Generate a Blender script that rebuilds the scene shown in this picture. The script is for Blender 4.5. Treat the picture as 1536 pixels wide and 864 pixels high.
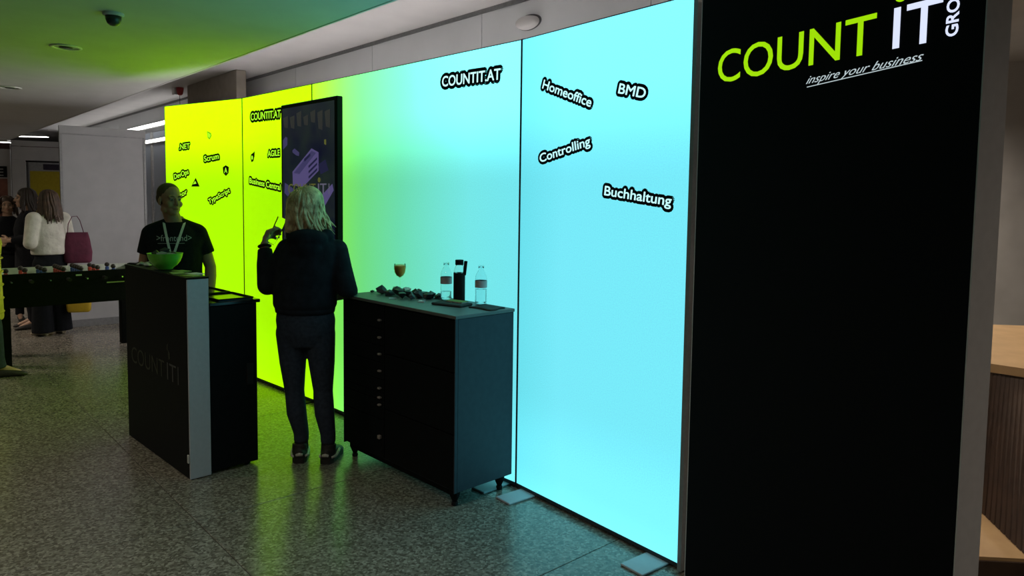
import bpy, bmesh, math, random
from math import sin, cos, pi, radians, atan2, hypot, sqrt
from mathutils import Vector, Matrix
from mathutils.bvhtree import BVHTree

random.seed(7)
for o in list(bpy.data.objects):
    bpy.data.objects.remove(o, do_unlink=True)
scene = bpy.context.scene
col = scene.collection

# ------------------------------------------------------------------ camera
CAM_H = 1.63
F_PX, PITCH, ROLL, CY = 1079.1, 0.0699, 0.0132, 432 - 55.46
cam_data = bpy.data.cameras.new('camera')
cam = bpy.data.objects.new('camera', cam_data)
col.objects.link(cam)
cam_data.sensor_fit = 'HORIZONTAL'
cam_data.sensor_width = 36.0
cam_data.lens = 36.0 * F_PX / 1536.0
cam_data.shift_y = -(432 - CY) / 1536.0
cam_data.clip_start = 0.05
_R = Vector((1, 0, 0)); _U = Vector((0, sin(PITCH), cos(PITCH))); _F = Vector((0, cos(PITCH), -sin(PITCH)))
_r2 = cos(ROLL) * _R + sin(ROLL) * _U
_u2 = cos(ROLL) * _U - sin(ROLL) * _R
cam.matrix_world = Matrix(((_r2.x, _u2.x, -_F.x, 0), (_r2.y, _u2.y, -_F.y, 0), (_r2.z, _u2.z, -_F.z, CAM_H), (0, 0, 0, 1)))
scene.camera = cam

# ------------------------------------------------------------------ world + exposure
world = bpy.data.worlds.new('hall_ambient'); scene.world = world
world.use_nodes = True
world.node_tree.nodes['Background'].inputs[0].default_value = (0.85, 0.82, 0.80, 1)
world.node_tree.nodes['Background'].inputs[1].default_value = 0.025
scene.view_settings.view_transform = 'Standard'
scene.view_settings.look = 'None'
scene.view_settings.gamma = 1.0
scene.view_settings.use_curve_mapping = False
scene.view_settings.exposure = 0.0
DOWNLIGHT_W = 95.0        # watts of each lit downlight
BACK_E = 40.0             # emission of the added, unseen lamp behind the light wall
STRIP_E = 6.0             # emission of the linear wall lamps
PANEL_E = 1.0            # emission of the backlit fabric

# ------------------------------------------------------------------ helpers
def mat(name, c1, c2=None, rough=0.6, metal=0.0, spec=0.5, scale=30.0, bump=0.0, bscale=None, detail=3.0,
        emit=None, estr=0.0, alpha=None, trans=0.0, ior=1.45, sheen=0.0):
    m = bpy.data.materials.new(name); m.use_nodes = True
    nt = m.node_tree; b = nt.nodes['Principled BSDF']
    tc = nt.nodes.new('ShaderNodeTexCoord')
    nz = nt.nodes.new('ShaderNodeTexNoise'); nz.inputs['Scale'].default_value = scale; nz.inputs['Detail'].default_value = detail
    nt.links.new(tc.outputs['Object'], nz.inputs['Vector'])
    if c2 is None: c2 = tuple(min(1, v * 0.82) for v in c1)
    rp = nt.nodes.new('ShaderNodeValToRGB')
    rp.color_ramp.elements[0].position = 0.35; rp.color_ramp.elements[1].position = 0.65
    rp.color_ramp.elements[0].color = (*c2, 1); rp.color_ramp.elements[1].color = (*c1, 1)
    nt.links.new(nz.outputs['Fac'], rp.inputs['Fac'])
    nt.links.new(rp.outputs['Color'], b.inputs['Base Color'])
    b.inputs['Roughness'].default_value = rough
    b.inputs['Metallic'].default_value = metal
    b.inputs['Specular IOR Level'].default_value = spec
    b.inputs['IOR'].default_value = ior
    b.inputs['Transmission Weight'].default_value = trans
    if sheen: b.inputs['Sheen Weight'].default_value = sheen
    if bump:
        n2 = nt.nodes.new('ShaderNodeTexNoise'); n2.inputs['Scale'].default_value = bscale or scale; n2.inputs['Detail'].default_value = 4
        nt.links.new(tc.outputs['Object'], n2.inputs['Vector'])
        bp = nt.nodes.new('ShaderNodeBump'); bp.inputs['Strength'].default_value = bump; bp.inputs['Distance'].default_value = 0.02
        nt.links.new(n2.outputs['Fac'], bp.inputs['Height'])
        nt.links.new(bp.outputs['Normal'], b.inputs['Normal'])
    if emit is not None:
        b.inputs['Emission Color'].default_value = (*emit, 1); b.inputs['Emission Strength'].default_value = estr
    if alpha is not None: b.inputs['Alpha'].default_value = alpha
    return m

def lin(r, g, b):
    f = lambda v: (v / 255 / 12.92) if v / 255 <= 0.04045 else ((v / 255 + 0.055) / 1.055) ** 2.4
    return (f(r), f(g), f(b))

class MB:
    def __init__(s): s.v = []; s.f = []
    def add(s, vs, fs):
        k = len(s.v); s.v += [tuple(p) for p in vs]; s.f += [tuple(i + k for i in q) for q in fs]; return s
    def box(s, x0, x1, y0, y1, z0, z1):
        return s.add([(x0,y0,z0),(x1,y0,z0),(x1,y1,z0),(x0,y1,z0),(x0,y0,z1),(x1,y0,z1),(x1,y1,z1),(x0,y1,z1)],
                     [(3,2,1,0),(4,5,6,7),(0,1,5,4),(1,2,6,5),(2,3,7,6),(3,0,4,7)])
    def bbox(s, x0, x1, y0, y1, z0, z1, r=0.004):
        # box with chamfered vertical and horizontal edges (octagonal in each section)
        xs, ys, zs = (x0,x1),(y0,y1),(z0,z1)
        bm = bmesh.new()
        bmesh.ops.create_cube(bm, size=1.0)
        for v in bm.verts:
            v.co = Vector(((x0+x1)/2+v.co.x*(x1-x0), (y0+y1)/2+v.co.y*(y1-y0), (z0+z1)/2+v.co.z*(z1-z0)))
        bmesh.ops.bevel(bm, geom=list(bm.edges), offset=r, segments=1, affect='EDGES', profile=0.5)
        bm.verts.index_update()
        s.add([v.co[:] for v in bm.verts], [[v.index for v in f.verts] for f in bm.faces]); bm.free(); return s
    def prism(s, poly, z0, z1):
        n = len(poly)
        a = sum(poly[i][0]*poly[(i+1)%n][1]-poly[(i+1)%n][0]*poly[i][1] for i in range(n))
        if a < 0: poly = poly[::-1]
        vs = [(x,y,z0) for x,y in poly] + [(x,y,z1) for x,y in poly]
        fs = [tuple(range(n-1,-1,-1)), tuple(range(n,2*n))] + [(i,(i+1)%n,n+(i+1)%n,n+i) for i in range(n)]
        return s.add(vs, fs)
    def loft(s, rings, cap=True):
        n = len(rings[0]); k = []
        vs = [p for r in rings for p in r]
        fs = []
        for j in range(len(rings)-1):
            for i in range(n):
                fs.append((j*n+i, j*n+(i+1)%n, (j+1)*n+(i+1)%n, (j+1)*n+i))
        if cap:
            fs.append(tuple(range(n-1,-1,-1))); fs.append(tuple((len(rings)-1)*n+i for i in range(n)))
        return s.add(vs, fs)
    def lathe(s, prof, n=20, c=(0,0,0), cap=True):
        return s.loft([[(c[0]+r*cos(2*pi*i/n), c[1]+r*sin(2*pi*i/n), c[2]+z) for i in range(n)] for r, z in prof], cap)
    def tube(s, path, rad, n=8, flat=1.0):
        P = [Vector(p) for p in path]; rings = []
        rr = rad if isinstance(rad, (list, tuple)) else [rad]*len(P)
        up = Vector((0,0,1))
        prev = None
        for i, p in enumerate(P):
            d = (P[min(i+1,len(P)-1)] - P[max(i-1,0)]).normalized()
            if prev is None:
                a = up if abs(d.z) < 0.9 else Vector((1,0,0))
                u = d.cross(a).normalized()
            else:
                u = (prev - d*prev.dot(d)).normalized()
            prev = u
            v = d.cross(u)
            rings.append([tuple(p + rr[i]*(u*cos(2*pi*k/n) + v*flat*sin(2*pi*k/n))) for k in range(n)])
        return s.loft(rings)
    def ell(s, c, r, nu=12, nv=8):
        rings = []
        for j in range(1, nv):
            t = pi*j/nv
            rings.append([(c[0]+r[0]*sin(t)*cos(2*pi*i/nu), c[1]+r[1]*sin(t)*sin(2*pi*i/nu), c[2]-r[2]*cos(t)) for i in range(nu)])
        k = len(s.v)
        s.loft(rings, cap=False)
        a = len(s.v); s.v.append((c[0],c[1],c[2]-r[2])); s.v.append((c[0],c[1],c[2]+r[2]))
        for i in range(nu):
            s.f.append((k+(i+1)%nu, k+i, a)); s.f.append((k+(nv-2)*nu+i, k+(nv-2)*nu+(i+1)%nu, a+1))
        return s
    def xf(s, M):
        s.v = [tuple(M @ Vector(p)) for p in s.v]; return s
    def mesh(s, name):
        me = bpy.data.meshes.new(name); me.from_pydata(s.v, [], s.f); me.validate(); me.update(); return me
    def build(s, name, m, parent=None, smooth=False, loc=None, rz=None):
        return obj(name, s.mesh(name), m, parent, smooth, loc, rz)

def obj(name, me, m, parent=None, smooth=False, loc=None, rz=None):
    o = bpy.data.objects.new(name, me); col.objects.link(o)
    if m is not None:
        if len(me.materials) == 0: me.materials.append(m)
    if smooth:
        for p in me.polygons: p.use_smooth = True
    if parent is not None: o.parent = parent
    if loc is not None: o.location = loc
    if rz is not None: o.rotation_euler = (0, 0, rz)
    return o

def thing(name, label, cat, loc=(0,0,0), rz=0.0, group=None):
    o = bpy.data.objects.new(name, None); col.objects.link(o)
    o.empty_display_size = 0.1
    o.location = loc; o.rotation_euler = (0,0,rz)
    o['label'] = label; o['category'] = cat
    if group: o['group'] = group
    return o
def tag(o, label, cat, group=None):
    o['label'] = label; o['category'] = cat
    if group: o['group'] = group
    return o
def struct(o, label=None):
    o['kind'] = 'structure'
    if label: o['label'] = label
    return o
def smooth_by_angle(o, deg=35):
    me = o.data
    for p in me.polygons: p.use_smooth = True
    try: me.set_sharp_from_angle(angle=radians(deg))
    except Exception: pass
    return o

def text_mesh(body, offset=0.0, extrude=0.0, shear=0.0, spacing=1.0):
    """flat lettering as (verts, faces) in the xy plane, baseline at y=0, x from 0; returns also width and cap height"""
    cu = bpy.data.curves.new('t', 'FONT'); cu.body = body; cu.size = 1.0
    cu.offset = offset; cu.extrude = extrude; cu.shear = shear; cu.space_character = spacing; cu.resolution_u = 4
    ob = bpy.data.objects.new('t', cu); col.objects.link(ob)
    dg = bpy.context.evaluated_depsgraph_get(); dg.update()
    me = bpy.data.meshes.new_from_object(ob.evaluated_get(dg))
    vs = [v.co[:] for v in me.vertices]; fs = [tuple(p.vertices) for p in me.polygons]
    bpy.data.objects.remove(ob); bpy.data.meshes.remove(me); bpy.data.curves.remove(cu)
    return vs, fs
CAP = None
def lettering(body, width, cap, m, name, parent, origin, ang=0.0, off=0.0, y=-0.001, thick=0.001, shear=0.0, spacing=1.0, halo=0.0):
    """lettering standing on the local xz plane of parent (facing -y). width = length of the word, cap = cap height"""
    global CAP
    if CAP is None:
        a, _ = text_mesh('H'); CAP = max(v[1] for v in a)
    base, _ = text_mesh(body, shear=shear, spacing=spacing)
    x0 = min(v[0] for v in base); x1 = max(v[0] for v in base)
    sx = width/(x1-x0); sy = cap/CAP
    vs, fs = text_mesh(body, off, 0.5, shear, spacing)
    out = []
    if halo:      # fatten the letters evenly, as a printed outline does
        shifts = [(0,0)] + [(halo*cos(2*pi*k/14), halo*sin(2*pi*k/14)) for k in range(14)] + [(0.55*halo*cos(2*pi*k/8), 0.55*halo*sin(2*pi*k/8)) for k in range(8)]
        if halo < 0.005: shifts = [(halo*cos(2*pi*k/6), halo*sin(2*pi*k/6)) for k in range(6)]
        n0 = len(vs); v0, f0 = vs, fs; vs, fs = [], []
        for k, (dx, dy) in enumerate(shifts):
            vs += [(x+dx/sx, y_+dy/sy, z) for x, y_, z in v0]; fs += [tuple(i+k*n0 for i in q) for q in f0]
    for (x, yy, z) in vs:
        X = (x-x0)*sx; Z = yy*sy
        c, s_ = cos(ang), sin(ang)
        out.append((origin[0] + X*c - Z*s_, y - (z+0.5)*thick, origin[1] + X*s_ + Z*c))
    me = bpy.data.meshes.new(name); me.from_pydata(out, [], fs); me.validate(); me.update()
    return obj(name, me, m, parent)

def remesh(mb, voxel=0.008, smooth=6, fac=0.5, name='m'):
    me = mb.mesh(name)
    o = bpy.data.objects.new('tmp', me); col.objects.link(o)
    r = o.modifiers.new('r', 'REMESH'); r.mode = 'VOXEL'; r.voxel_size = voxel; r.use_smooth_shade = True
    if smooth:
        q = o.modifiers.new('s', 'SMOOTH'); q.factor = fac; q.iterations = smooth
    dg = bpy.context.evaluated_depsgraph_get(); dg.update()
    out = bpy.data.meshes.new_from_object(o.evaluated_get(dg)); out.name = name
    bpy.data.objects.remove(o); bpy.data.meshes.remove(me)
    for p in out.polygons: p.use_smooth = True
    out.materials.clear()
    return out

# ------------------------------------------------------------------ frame of the booth
WTH = radians(131.92)
W = Vector((cos(WTH), sin(WTH)))           # along the back wall, away to the left
N = Vector((W.y, -W.x))                    # towards the back wall
def bw(a, b): p = a*W + b*N; return (p.x, p.y)
RZ_W = atan2(-W.y, -W.x)                   # local x runs along the wall to the right, local y towards the wall
def frame_pt(a, b, z=0.0): x, y = bw(a, b); return (x, y, z)

# ------------------------------------------------------------------ materials
def terrazzo():
    m = bpy.data.materials.new('terrazzo'); m.use_nodes = True
    nt = m.node_tree; b = nt.nodes['Principled BSDF']; L = nt.links.new
    tc = nt.nodes.new('ShaderNodeNewGeometry')
    vo = nt.nodes.new('ShaderNodeTexVoronoi'); vo.inputs['Scale'].default_value = 85
    L(tc.outputs['Position'], vo.inputs['Vector'])
    rp = nt.nodes.new('ShaderNodeValToRGB'); cr = rp.color_ramp
    cr.interpolation = 'CONSTANT'
    cols = [(0.0,(0.115,0.100,0.080)),(0.22,(0.165,0.146,0.118)),(0.45,(0.215,0.194,0.160)),(0.68,(0.265,0.242,0.202)),(0.86,(0.345,0.318,0.270))]
    cr.elements[0].position = 0; cr.elements[0].color = (*cols[0][1],1)
    cr.elements[1].position = cols[1][0]; cr.elements[1].color = (*cols[1][1],1)
    for p, c in cols[2:]:
        e = cr.elements.new(p); e.color = (*c,1)
    sp = nt.nodes.new('ShaderNodeSeparateColor'); L(vo.outputs['Color'], sp.inputs['Color'])
    L(sp.outputs[0], rp.inputs['Fac'])
    nz = nt.nodes.new('ShaderNodeTexNoise'); nz.inputs['Scale'].default_value = 1.3; nz.inputs['Detail'].default_value = 4
    L(tc.outputs['Position'], nz.inputs['Vector'])
    mr = nt.nodes.new('ShaderNodeMapRange'); mr.inputs[3].default_value = 0.75; mr.inputs[4].default_value = 1.2
    L(nz.outputs['Fac'], mr.inputs[0])
    mx = nt.nodes.new('ShaderNodeMix'); mx.data_type = 'RGBA'; mx.blend_type = 'MULTIPLY'; mx.inputs[0].default_value = 1
    L(rp.outputs['Color'], mx.inputs[6]); L(mr.outputs[0], mx.inputs[7])
    L(mx.outputs[2], b.inputs['Base Color'])
    b.inputs['Roughness'].default_value = 0.23
    b.inputs['Specular IOR Level'].default_value = 0.5
    return m

def fabric_print(name, stops, estr, top=1.5):
    """backlit printed fabric; stops = (local x in metres, linear colour)"""
    m = bpy.data.materials.new(name); m.use_nodes = True
    nt = m.node_tree; L = nt.links.new
    b = nt.nodes['Principled BSDF']
    tc = nt.nodes.new('ShaderNodeTexCoord'); sp = nt.nodes.new('ShaderNodeSeparateXYZ')
    L(tc.outputs['Object'], sp.inputs[0])
    nz = nt.nodes.new('ShaderNodeTexNoise'); nz.inputs['Scale'].default_value = 0.9; nz.inputs['Detail'].default_value = 2
    L(tc.outputs['Object'], nz.inputs['Vector'])
    ad = nt.nodes.new('ShaderNodeMath'); ad.operation = 'MULTIPLY_ADD'
    ad.inputs[1].default_value = 0.16
    sub = nt.nodes.new('ShaderNodeMath'); sub.operation = 'SUBTRACT'; sub.inputs[1].default_value = 0.5
    L(nz.outputs['Fac'], sub.inputs[0]); L(sub.outputs[0], ad.inputs[0]); L(sp.outputs[0], ad.inputs[2])
    x0, x1 = stops[0][0], stops[-1][0]
    mr = nt.nodes.new('ShaderNodeMapRange'); mr.inputs[1].default_value = x0; mr.inputs[2].default_value = x1
    L(ad.outputs[0], mr.inputs[0])
    rp = nt.nodes.new('ShaderNodeValToRGB'); cr = rp.color_ramp
    cr.elements[0].position = 0.0; cr.elements[-1].position = 1.0
    for (x, c) in stops[1:-1]: cr.elements.new((x-x0)/(x1-x0))
    for e in cr.elements:
        x = x0 + e.position*(x1-x0)
        e.color = (*min(stops, key=lambda t: abs(t[0]-x))[1], 1)
    L(mr.outputs[0], rp.inputs['Fac'])
    # weave
    wv = nt.nodes.new('ShaderNodeTexNoise'); wv.inputs['Scale'].default_value = 160; wv.inputs['Detail'].default_value = 2
    L(tc.outputs['Object'], wv.inputs['Vector'])
    w2 = nt.nodes.new('ShaderNodeMapRange'); w2.inputs[3].default_value = 0.86; w2.inputs[4].default_value = 1.14
    L(wv.outputs['Fac'], w2.inputs[0])
    st = nt.nodes.new('ShaderNodeMath'); st.operation = 'MULTIPLY'; st.inputs[1].default_value = estr
    # the rows of LEDs sit along the top and bottom edge of the light box, so the cloth glows most there
    led = nt.nodes.new('ShaderNodeValToRGB'); lr = led.color_ramp; lr.interpolation = 'EASE'
    zr = nt.nodes.new('ShaderNodeMapRange'); zr.inputs[1].default_value = 0.0; zr.inputs[2].default_value = 2.5
    L(sp.outputs[2], zr.inputs[0]); L(zr.outputs[0], led.inputs['Fac'])
    lr.elements[0].position = 0.0; lr.elements[-1].position = 1.0
    for p_ in (0.08, 0.25, 0.68, 0.90): lr.elements.new(p_)
    for e, v_ in zip(lr.elements, (0.64, 0.58, 0.50, 0.50, 0.50+0.5*(top-1), 0.5*top+0.02)): e.color = (v_, v_, v_, 1)
    l2 = nt.nodes.new('ShaderNodeMath'); l2.operation = 'MULTIPLY'; l2.inputs[1].default_value = 2.0; L(led.outputs['Color'], l2.inputs[0])
    l3 = nt.nodes.new('ShaderNodeMath'); l3.operation = 'MULTIPLY'; L(l2.outputs[0], l3.inputs[0]); L(w2.outputs[0], l3.inputs[1])
    L(l3.outputs[0], st.inputs[0])
    L(rp.outputs['Color'], b.inputs['Emission Color']); L(st.outputs[0], b.inputs['Emission Strength'])
    b.inputs['Base Color'].default_value = (0.05,0.05,0.05,1); b.inputs['Roughness'].default_value = 0.9; b.inputs['Specular IOR Level'].default_value = 0.1
    return m

M = {}
M['floor'] = terrazzo()
M['grout'] = mat('floor_joint', (0.035,0.032,0.028), rough=0.8)
M['plaster'] = mat('ceiling_plaster', (0.55,0.55,0.535), (0.52,0.52,0.505), rough=0.9, scale=4, bump=0.05, bscale=120)
M['soffit'] = mat('soffit_plaster', (0.62,0.605,0.60), (0.58,0.565,0.565), rough=0.85, scale=3)
M['wallpanel'] = mat('wall_panel_white', (0.74,0.76,0.78), (0.71,0.73,0.75), rough=0.5, scale=3)
M['shadowgap'] = mat('shadow_gap', (0.12,0.12,0.125), rough=0.8)
M['partition'] = mat('partition_grey', (0.40,0.40,0.41), (0.37,0.37,0.38), rough=0.6, scale=6)
M['partition_rail'] = mat('partition_rail', (0.32,0.325,0.33), rough=0.5)
M['baseboard'] = mat('baseboard_grey', (0.20,0.205,0.21), rough=0.5)
M['column'] = mat('column_concrete', (0.33,0.29,0.25), (0.28,0.25,0.21), rough=0.8, scale=8, bump=0.1)
M['black'] = mat('black_laminate', (0.005,0.006,0.007), (0.0035,0.004,0.005), rough=0.6, spec=0.15)
M['cab_side'] = mat('black_side_cyan_spill', (0.040,0.050,0.066), (0.034,0.043,0.058), rough=0.6, spec=0.3)  # cyan spill from the light panels is put into this side colour
M['black_gloss'] = mat('black_gloss', (0.008,0.008,0.009), rough=0.12)
M['black_rubber'] = mat('black_rubber', (0.015,0.015,0.015), rough=0.8, spec=0.2)
M['alu'] = mat('aluminium', (0.42,0.43,0.44), (0.38,0.39,0.40), rough=0.45, metal=0.6, scale=60)
M['alu_dark'] = mat('dark_frame_profile', (0.05,0.055,0.06), rough=0.5, metal=0.3)
M['silver'] = mat('silver_laminate', (0.48,0.50,0.54), (0.45,0.47,0.51), rough=0.45, spec=0.4, scale=40)
M['tower_black'] = mat('black_fabric', (0.010,0.011,0.013), (0.007,0.008,0.010), rough=0.9, spec=0.15, scale=300)
M['tower_side'] = mat('tower_side_grey', (0.74,0.73,0.74), (0.70,0.69,0.70), rough=0.6)
M['glass'] = mat('clear_glass', (1,1,1), (1,1,1), rough=0.02, trans=1.0, ior=1.45)
M['plastic_clear'] = mat('clear_plastic', (0.93,0.97,0.98), (0.93,0.97,0.98), rough=0.05, trans=1.0, ior=1.25)
M['thin_glass'] = mat('thin_glass_green_light', (0.93,1.0,0.90), (0.93,1.0,0.90), rough=0.02, trans=1.0, ior=1.06)  # green of the panel light behind is put into the clear glass colour
M['water'] = mat('water', (1,1,1), (1,1,1), rough=0.0, trans=1.0, ior=1.33)
M['white_metal'] = mat('white_metal', (0.75,0.75,0.74), rough=0.35)
M['lamp_on'] = mat('lamp_lens', (0.9,0.9,0.9), rough=0.4, emit=(1.0,0.97,0.94), estr=STRIP_E)
M['lamp_added'] = mat('lamp_lens_added', (0.9,0.9,0.9), rough=0.4, emit=(1.0,0.94,0.93), estr=BACK_E)
M['print_black'] = mat('print_black', (0.010,0.014,0.016), rough=0.8, spec=0.2)
M['halo_emit'] = None
M['yellow_poster'] = mat('yellow_poster', (0.45,0.36,0.015), (0.40,0.32,0.01), rough=0.7)
M['skin'] = mat('skin_light', (0.40,0.225,0.145), (0.34,0.19,0.12), rough=0.5, scale=18, spec=0.4)
M['skin_far'] = mat('skin_warm', (0.48,0.30,0.21), (0.40,0.24,0.165), rough=0.55, scale=18)
M['lips'] = mat('lips', (0.33,0.12,0.10), rough=0.45)
M['eye_white'] = mat('eye_white', (0.30,0.30,0.29), rough=0.3)
M['iris'] = mat('iris', (0.03,0.025,0.02), rough=0.2)
M['hair_dark'] = mat('hair_dark_brown', (0.028,0.018,0.012), (0.018,0.011,0.008), rough=0.55, scale=40)
M['hair_crop'] = mat('hair_cropped', (0.10,0.065,0.04), (0.06,0.04,0.025), rough=0.8, scale=90, bump=0.3, bscale=300)
M['hair_brown'] = mat('hair_brown', (0.075,0.042,0.024), (0.04,0.022,0.013), rough=0.5, scale=25)
M['hair_blonde'] = mat('hair_blonde', (0.86,0.62,0.34), (0.36,0.21,0.10), rough=0.42, scale=22, bump=0.25, bscale=120)
M['cloth_black'] = mat('cloth_black', (0.010,0.011,0.014), (0.007,0.008,0.010), rough=0.9, spec=0.15, scale=40, bump=0.35, bscale=9)
M['hoodie'] = mat('hoodie_black', (0.020,0.022,0.030), (0.013,0.015,0.020), rough=0.95, spec=0.1, scale=20, bump=0.6, bscale=8)
M['jeans'] = mat('jeans_navy', (0.045,0.055,0.080), (0.030,0.038,0.056), rough=0.9, spec=0.15, scale=50, bump=0.4, bscale=14)
M['sweater'] = mat('sweater_cream', (0.62,0.60,0.53), (0.52,0.50,0.44), rough=0.95, scale=14, bump=0.7, bscale=11)
M['maroon'] = mat('bag_maroon', (0.12,0.018,0.045), (0.085,0.012,0.032), rough=0.8, scale=12, bump=0.4, bscale=10)
M['yellow_bag'] = mat('bag_yellow', (0.52,0.36,0.02), (0.42,0.28,0.015), rough=0.6, scale=8, bump=0.3, bscale=10)
M['yellow_coat'] = mat('coat_yellow', (0.52,0.42,0.015), (0.42,0.33,0.01), rough=0.75, scale=10, bump=0.4, bscale=12)
M['tan_shoe'] = mat('shoe_tan', (0.45,0.38,0.27), rough=0.7)
M['shoe_dark'] = mat('shoe_dark', (0.03,0.026,0.022), (0.02,0.017,0.015), rough=0.6, scale=60)
M['shoe_white'] = mat('shoe_white', (0.62,0.58,0.52), rough=0.6)
M['white_cloth'] = mat('white_strap', (0.68,0.66,0.62), rough=0.8)
M['bowl_green'] = mat('bowl_green', (0.17,0.60,0.05), (0.14,0.52,0.04), rough=0.28, spec=0.5)
M['wood_light'] = mat('wood_light', (0.56,0.36,0.17), (0.48,0.30,0.14), rough=0.55, scale=6, detail=6)
M['wood_dark'] = mat('wood_dark', (0.075,0.042,0.026), (0.05,0.028,0.018), rough=0.6, scale=9, detail=6)
M['table_green'] = mat('table_dark_green', (0.006,0.007,0.005), (0.004,0.005,0.004), rough=0.95, spec=0.05)
M['table_inner'] = mat('table_inner_pale', (0.50,0.54,0.45), (0.45,0.49,0.41), rough=0.6)
M['steel'] = mat('steel_rod', (0.6,0.6,0.6), rough=0.25, metal=1.0)
M['player_red'] = mat('player_red', (0.42,0.05,0.03), rough=0.4)
M['player_blue'] = mat('player_blue', (0.04,0.09,0.28), rough=0.4)
M['player_dark'] = mat('player_head_dark', (0.03,0.02,0.018), rough=0.4)
M['red'] = mat('red_plastic', (0.33,0.02,0.02), rough=0.4)
M['orange_drink'] = mat('orange_drink', (0.95,0.27,0.06), (0.90,0.25,0.05), rough=0.25, trans=0.0, ior=1.33)
M['label_pink'] = mat('bottle_label', (0.62,0.46,0.47), (0.55,0.41,0.42), rough=0.7)
M['foil'] = mat('wrapper_black', (0.03,0.03,0.032), (0.018,0.018,0.02), rough=0.35, scale=60)
M['paper'] = mat('paper_white', (0.62,0.62,0.60), rough=0.8)
M['paper_green'] = mat('paper_green', (0.26,0.36,0.10), (0.22,0.31,0.08), rough=0.7)
M['felt'] = mat('dark_cloth', (0.05,0.052,0.05), (0.035,0.037,0.036), rough=0.9, scale=20, bump=0.4, bscale=20)
M['top_grey'] = mat('cabinet_top_grey', (0.13,0.135,0.13), (0.105,0.11,0.105), rough=0.5, scale=14)
M['facade'] = mat('facade_glass', (0.66,0.74,0.86), (0.62,0.70,0.82), rough=0.4, spec=0.6, scale=2)
M['dark_red'] = mat('dark_red_beam', (0.06,0.02,0.02), rough=0.6)
M['poster_skin'] = mat('poster_print_red', (0.24,0.10,0.065), (0.12,0.04,0.03), rough=0.7, scale=5)
M['sign_dark'] = mat('sign_dark_violet', (0.035,0.028,0.050), (0.026,0.020,0.038), rough=0.6)
M['cream_wall'] = mat('wall_far', (0.70,0.69,0.69), rough=0.8, scale=2)
M['sensor'] = mat('sensor_dark', (0.03,0.04,0.035), rough=0.3)

# ------------------------------------------------------------------ floor (1.5 m terrazzo slabs with recessed joints)
fl = struct(MB().box(-26, 16, -9, 26, -0.06, -0.004).build('floor', M['grout']), 'grey-brown terrazzo slab floor')
T = 1.5; A0, B0 = 3.66, 1.18
tile_me = None
for i in range(-4, 14):
    for j in range(-7, 10):
        a, b = A0 + (i+0.5)*T, B0 + (j+0.5)*T
        x, y = bw(a, b)
        if y < 0.3 or abs(x)/max(y, 0.1) > 1.1: continue
        if tile_me is None:
            mb = MB().bbox(-T/2+0.002, T/2-0.002, -T/2+0.002, T/2-0.002, -0.02, 0.0, r=0.002)
            o = mb.build('floor_slab', M['floor'], fl, loc=(x, y, 0), rz=RZ_W); tile_me = o.data
        else:
            obj('floor_slab', tile_me, M['floor'], fl, loc=(x, y, 0), rz=RZ_W)

# ------------------------------------------------------------------ ceiling
KB = 1.1825                     # the soffit lies higher than the main ceiling
KA_ = 0.8175
EA, EB = 2.7735*KA_, 3.3593*KB
CZ = 2.75; SZ = 3.25
def slab(a0, a1, b0, b1, z0, z1): return [bw(a0,b0), bw(a1,b0), bw(a1,b1), bw(a0,b1)]
struct(MB().prism(slab(-12, 30, -16, EA, 0, 0), CZ, CZ+0.03).build('ceiling', M['plaster']), 'plaster ceiling tinted green by the light wall')
struct(MB().prism(slab(-12, 30, EA-0.7, 20, 0, 0), SZ, SZ+0.2).build('ceiling_soffit', M['soffit']), 'pale soffit strip beyond the ceiling edge')
struct(MB().prism(slab(-12, 30, EA-0.012, EA+0.004, 0, 0), CZ-0.003, CZ+0.045).build('trim_1', M['soffit']), 'pale edge trim of the main ceiling')
struct(MB().prism(slab(-12, 30, EA-0.72, EA-0.70, 0, 0), CZ+0.03, SZ).build('light_baffle', M['soffit']))  # added unseen board that keeps stray ambient light out of the soffit void

# ------------------------------------------------------------------ back wall with 1.5 m panels above the light wall
WALL_A0, WALL_A1 = 2.6, 18.2
wb = struct(MB().prism(slab(WALL_A0, 22.5, EB+0.02, EB+0.16, 0, 0), 0, SZ).build('wall_back', M['shadowgap']), 'white panelled wall behind the light wall')
def a_of(x, y): return x*W.x + y*W.y
ja = a_of(-2.257, 7.546)*KB
k = -4
while True:
    a0 = ja + k*1.511*KB; a1 = a0 + 1.511*KB
    if a1 > 13.6: break
    a0c, a1c = max(a0, WALL_A0), a1
    if a1c - a0c > 0.2:
        mb = MB().bbox(-(a1c-a0c)/2+0.004, (a1c-a0c)/2-0.004, 0, 0.022, 0.08, SZ-0.035, r=0.002)
        x, y = bw((a0c+a1c)/2, EB); mb.build('wall_panel', M['wallpanel'], wb, loc=(x, y, 0), rz=RZ_W)
    k += 1
xw, yw = bw(8, EB-0.012)
struct(MB().prism(slab(WALL_A0, 22.0, EB-0.012, EB+0.03, 0, 0), SZ-0.035, SZ).build('trim_2', M['baseboard']), 'grey shadow trim along the wall head')
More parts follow.
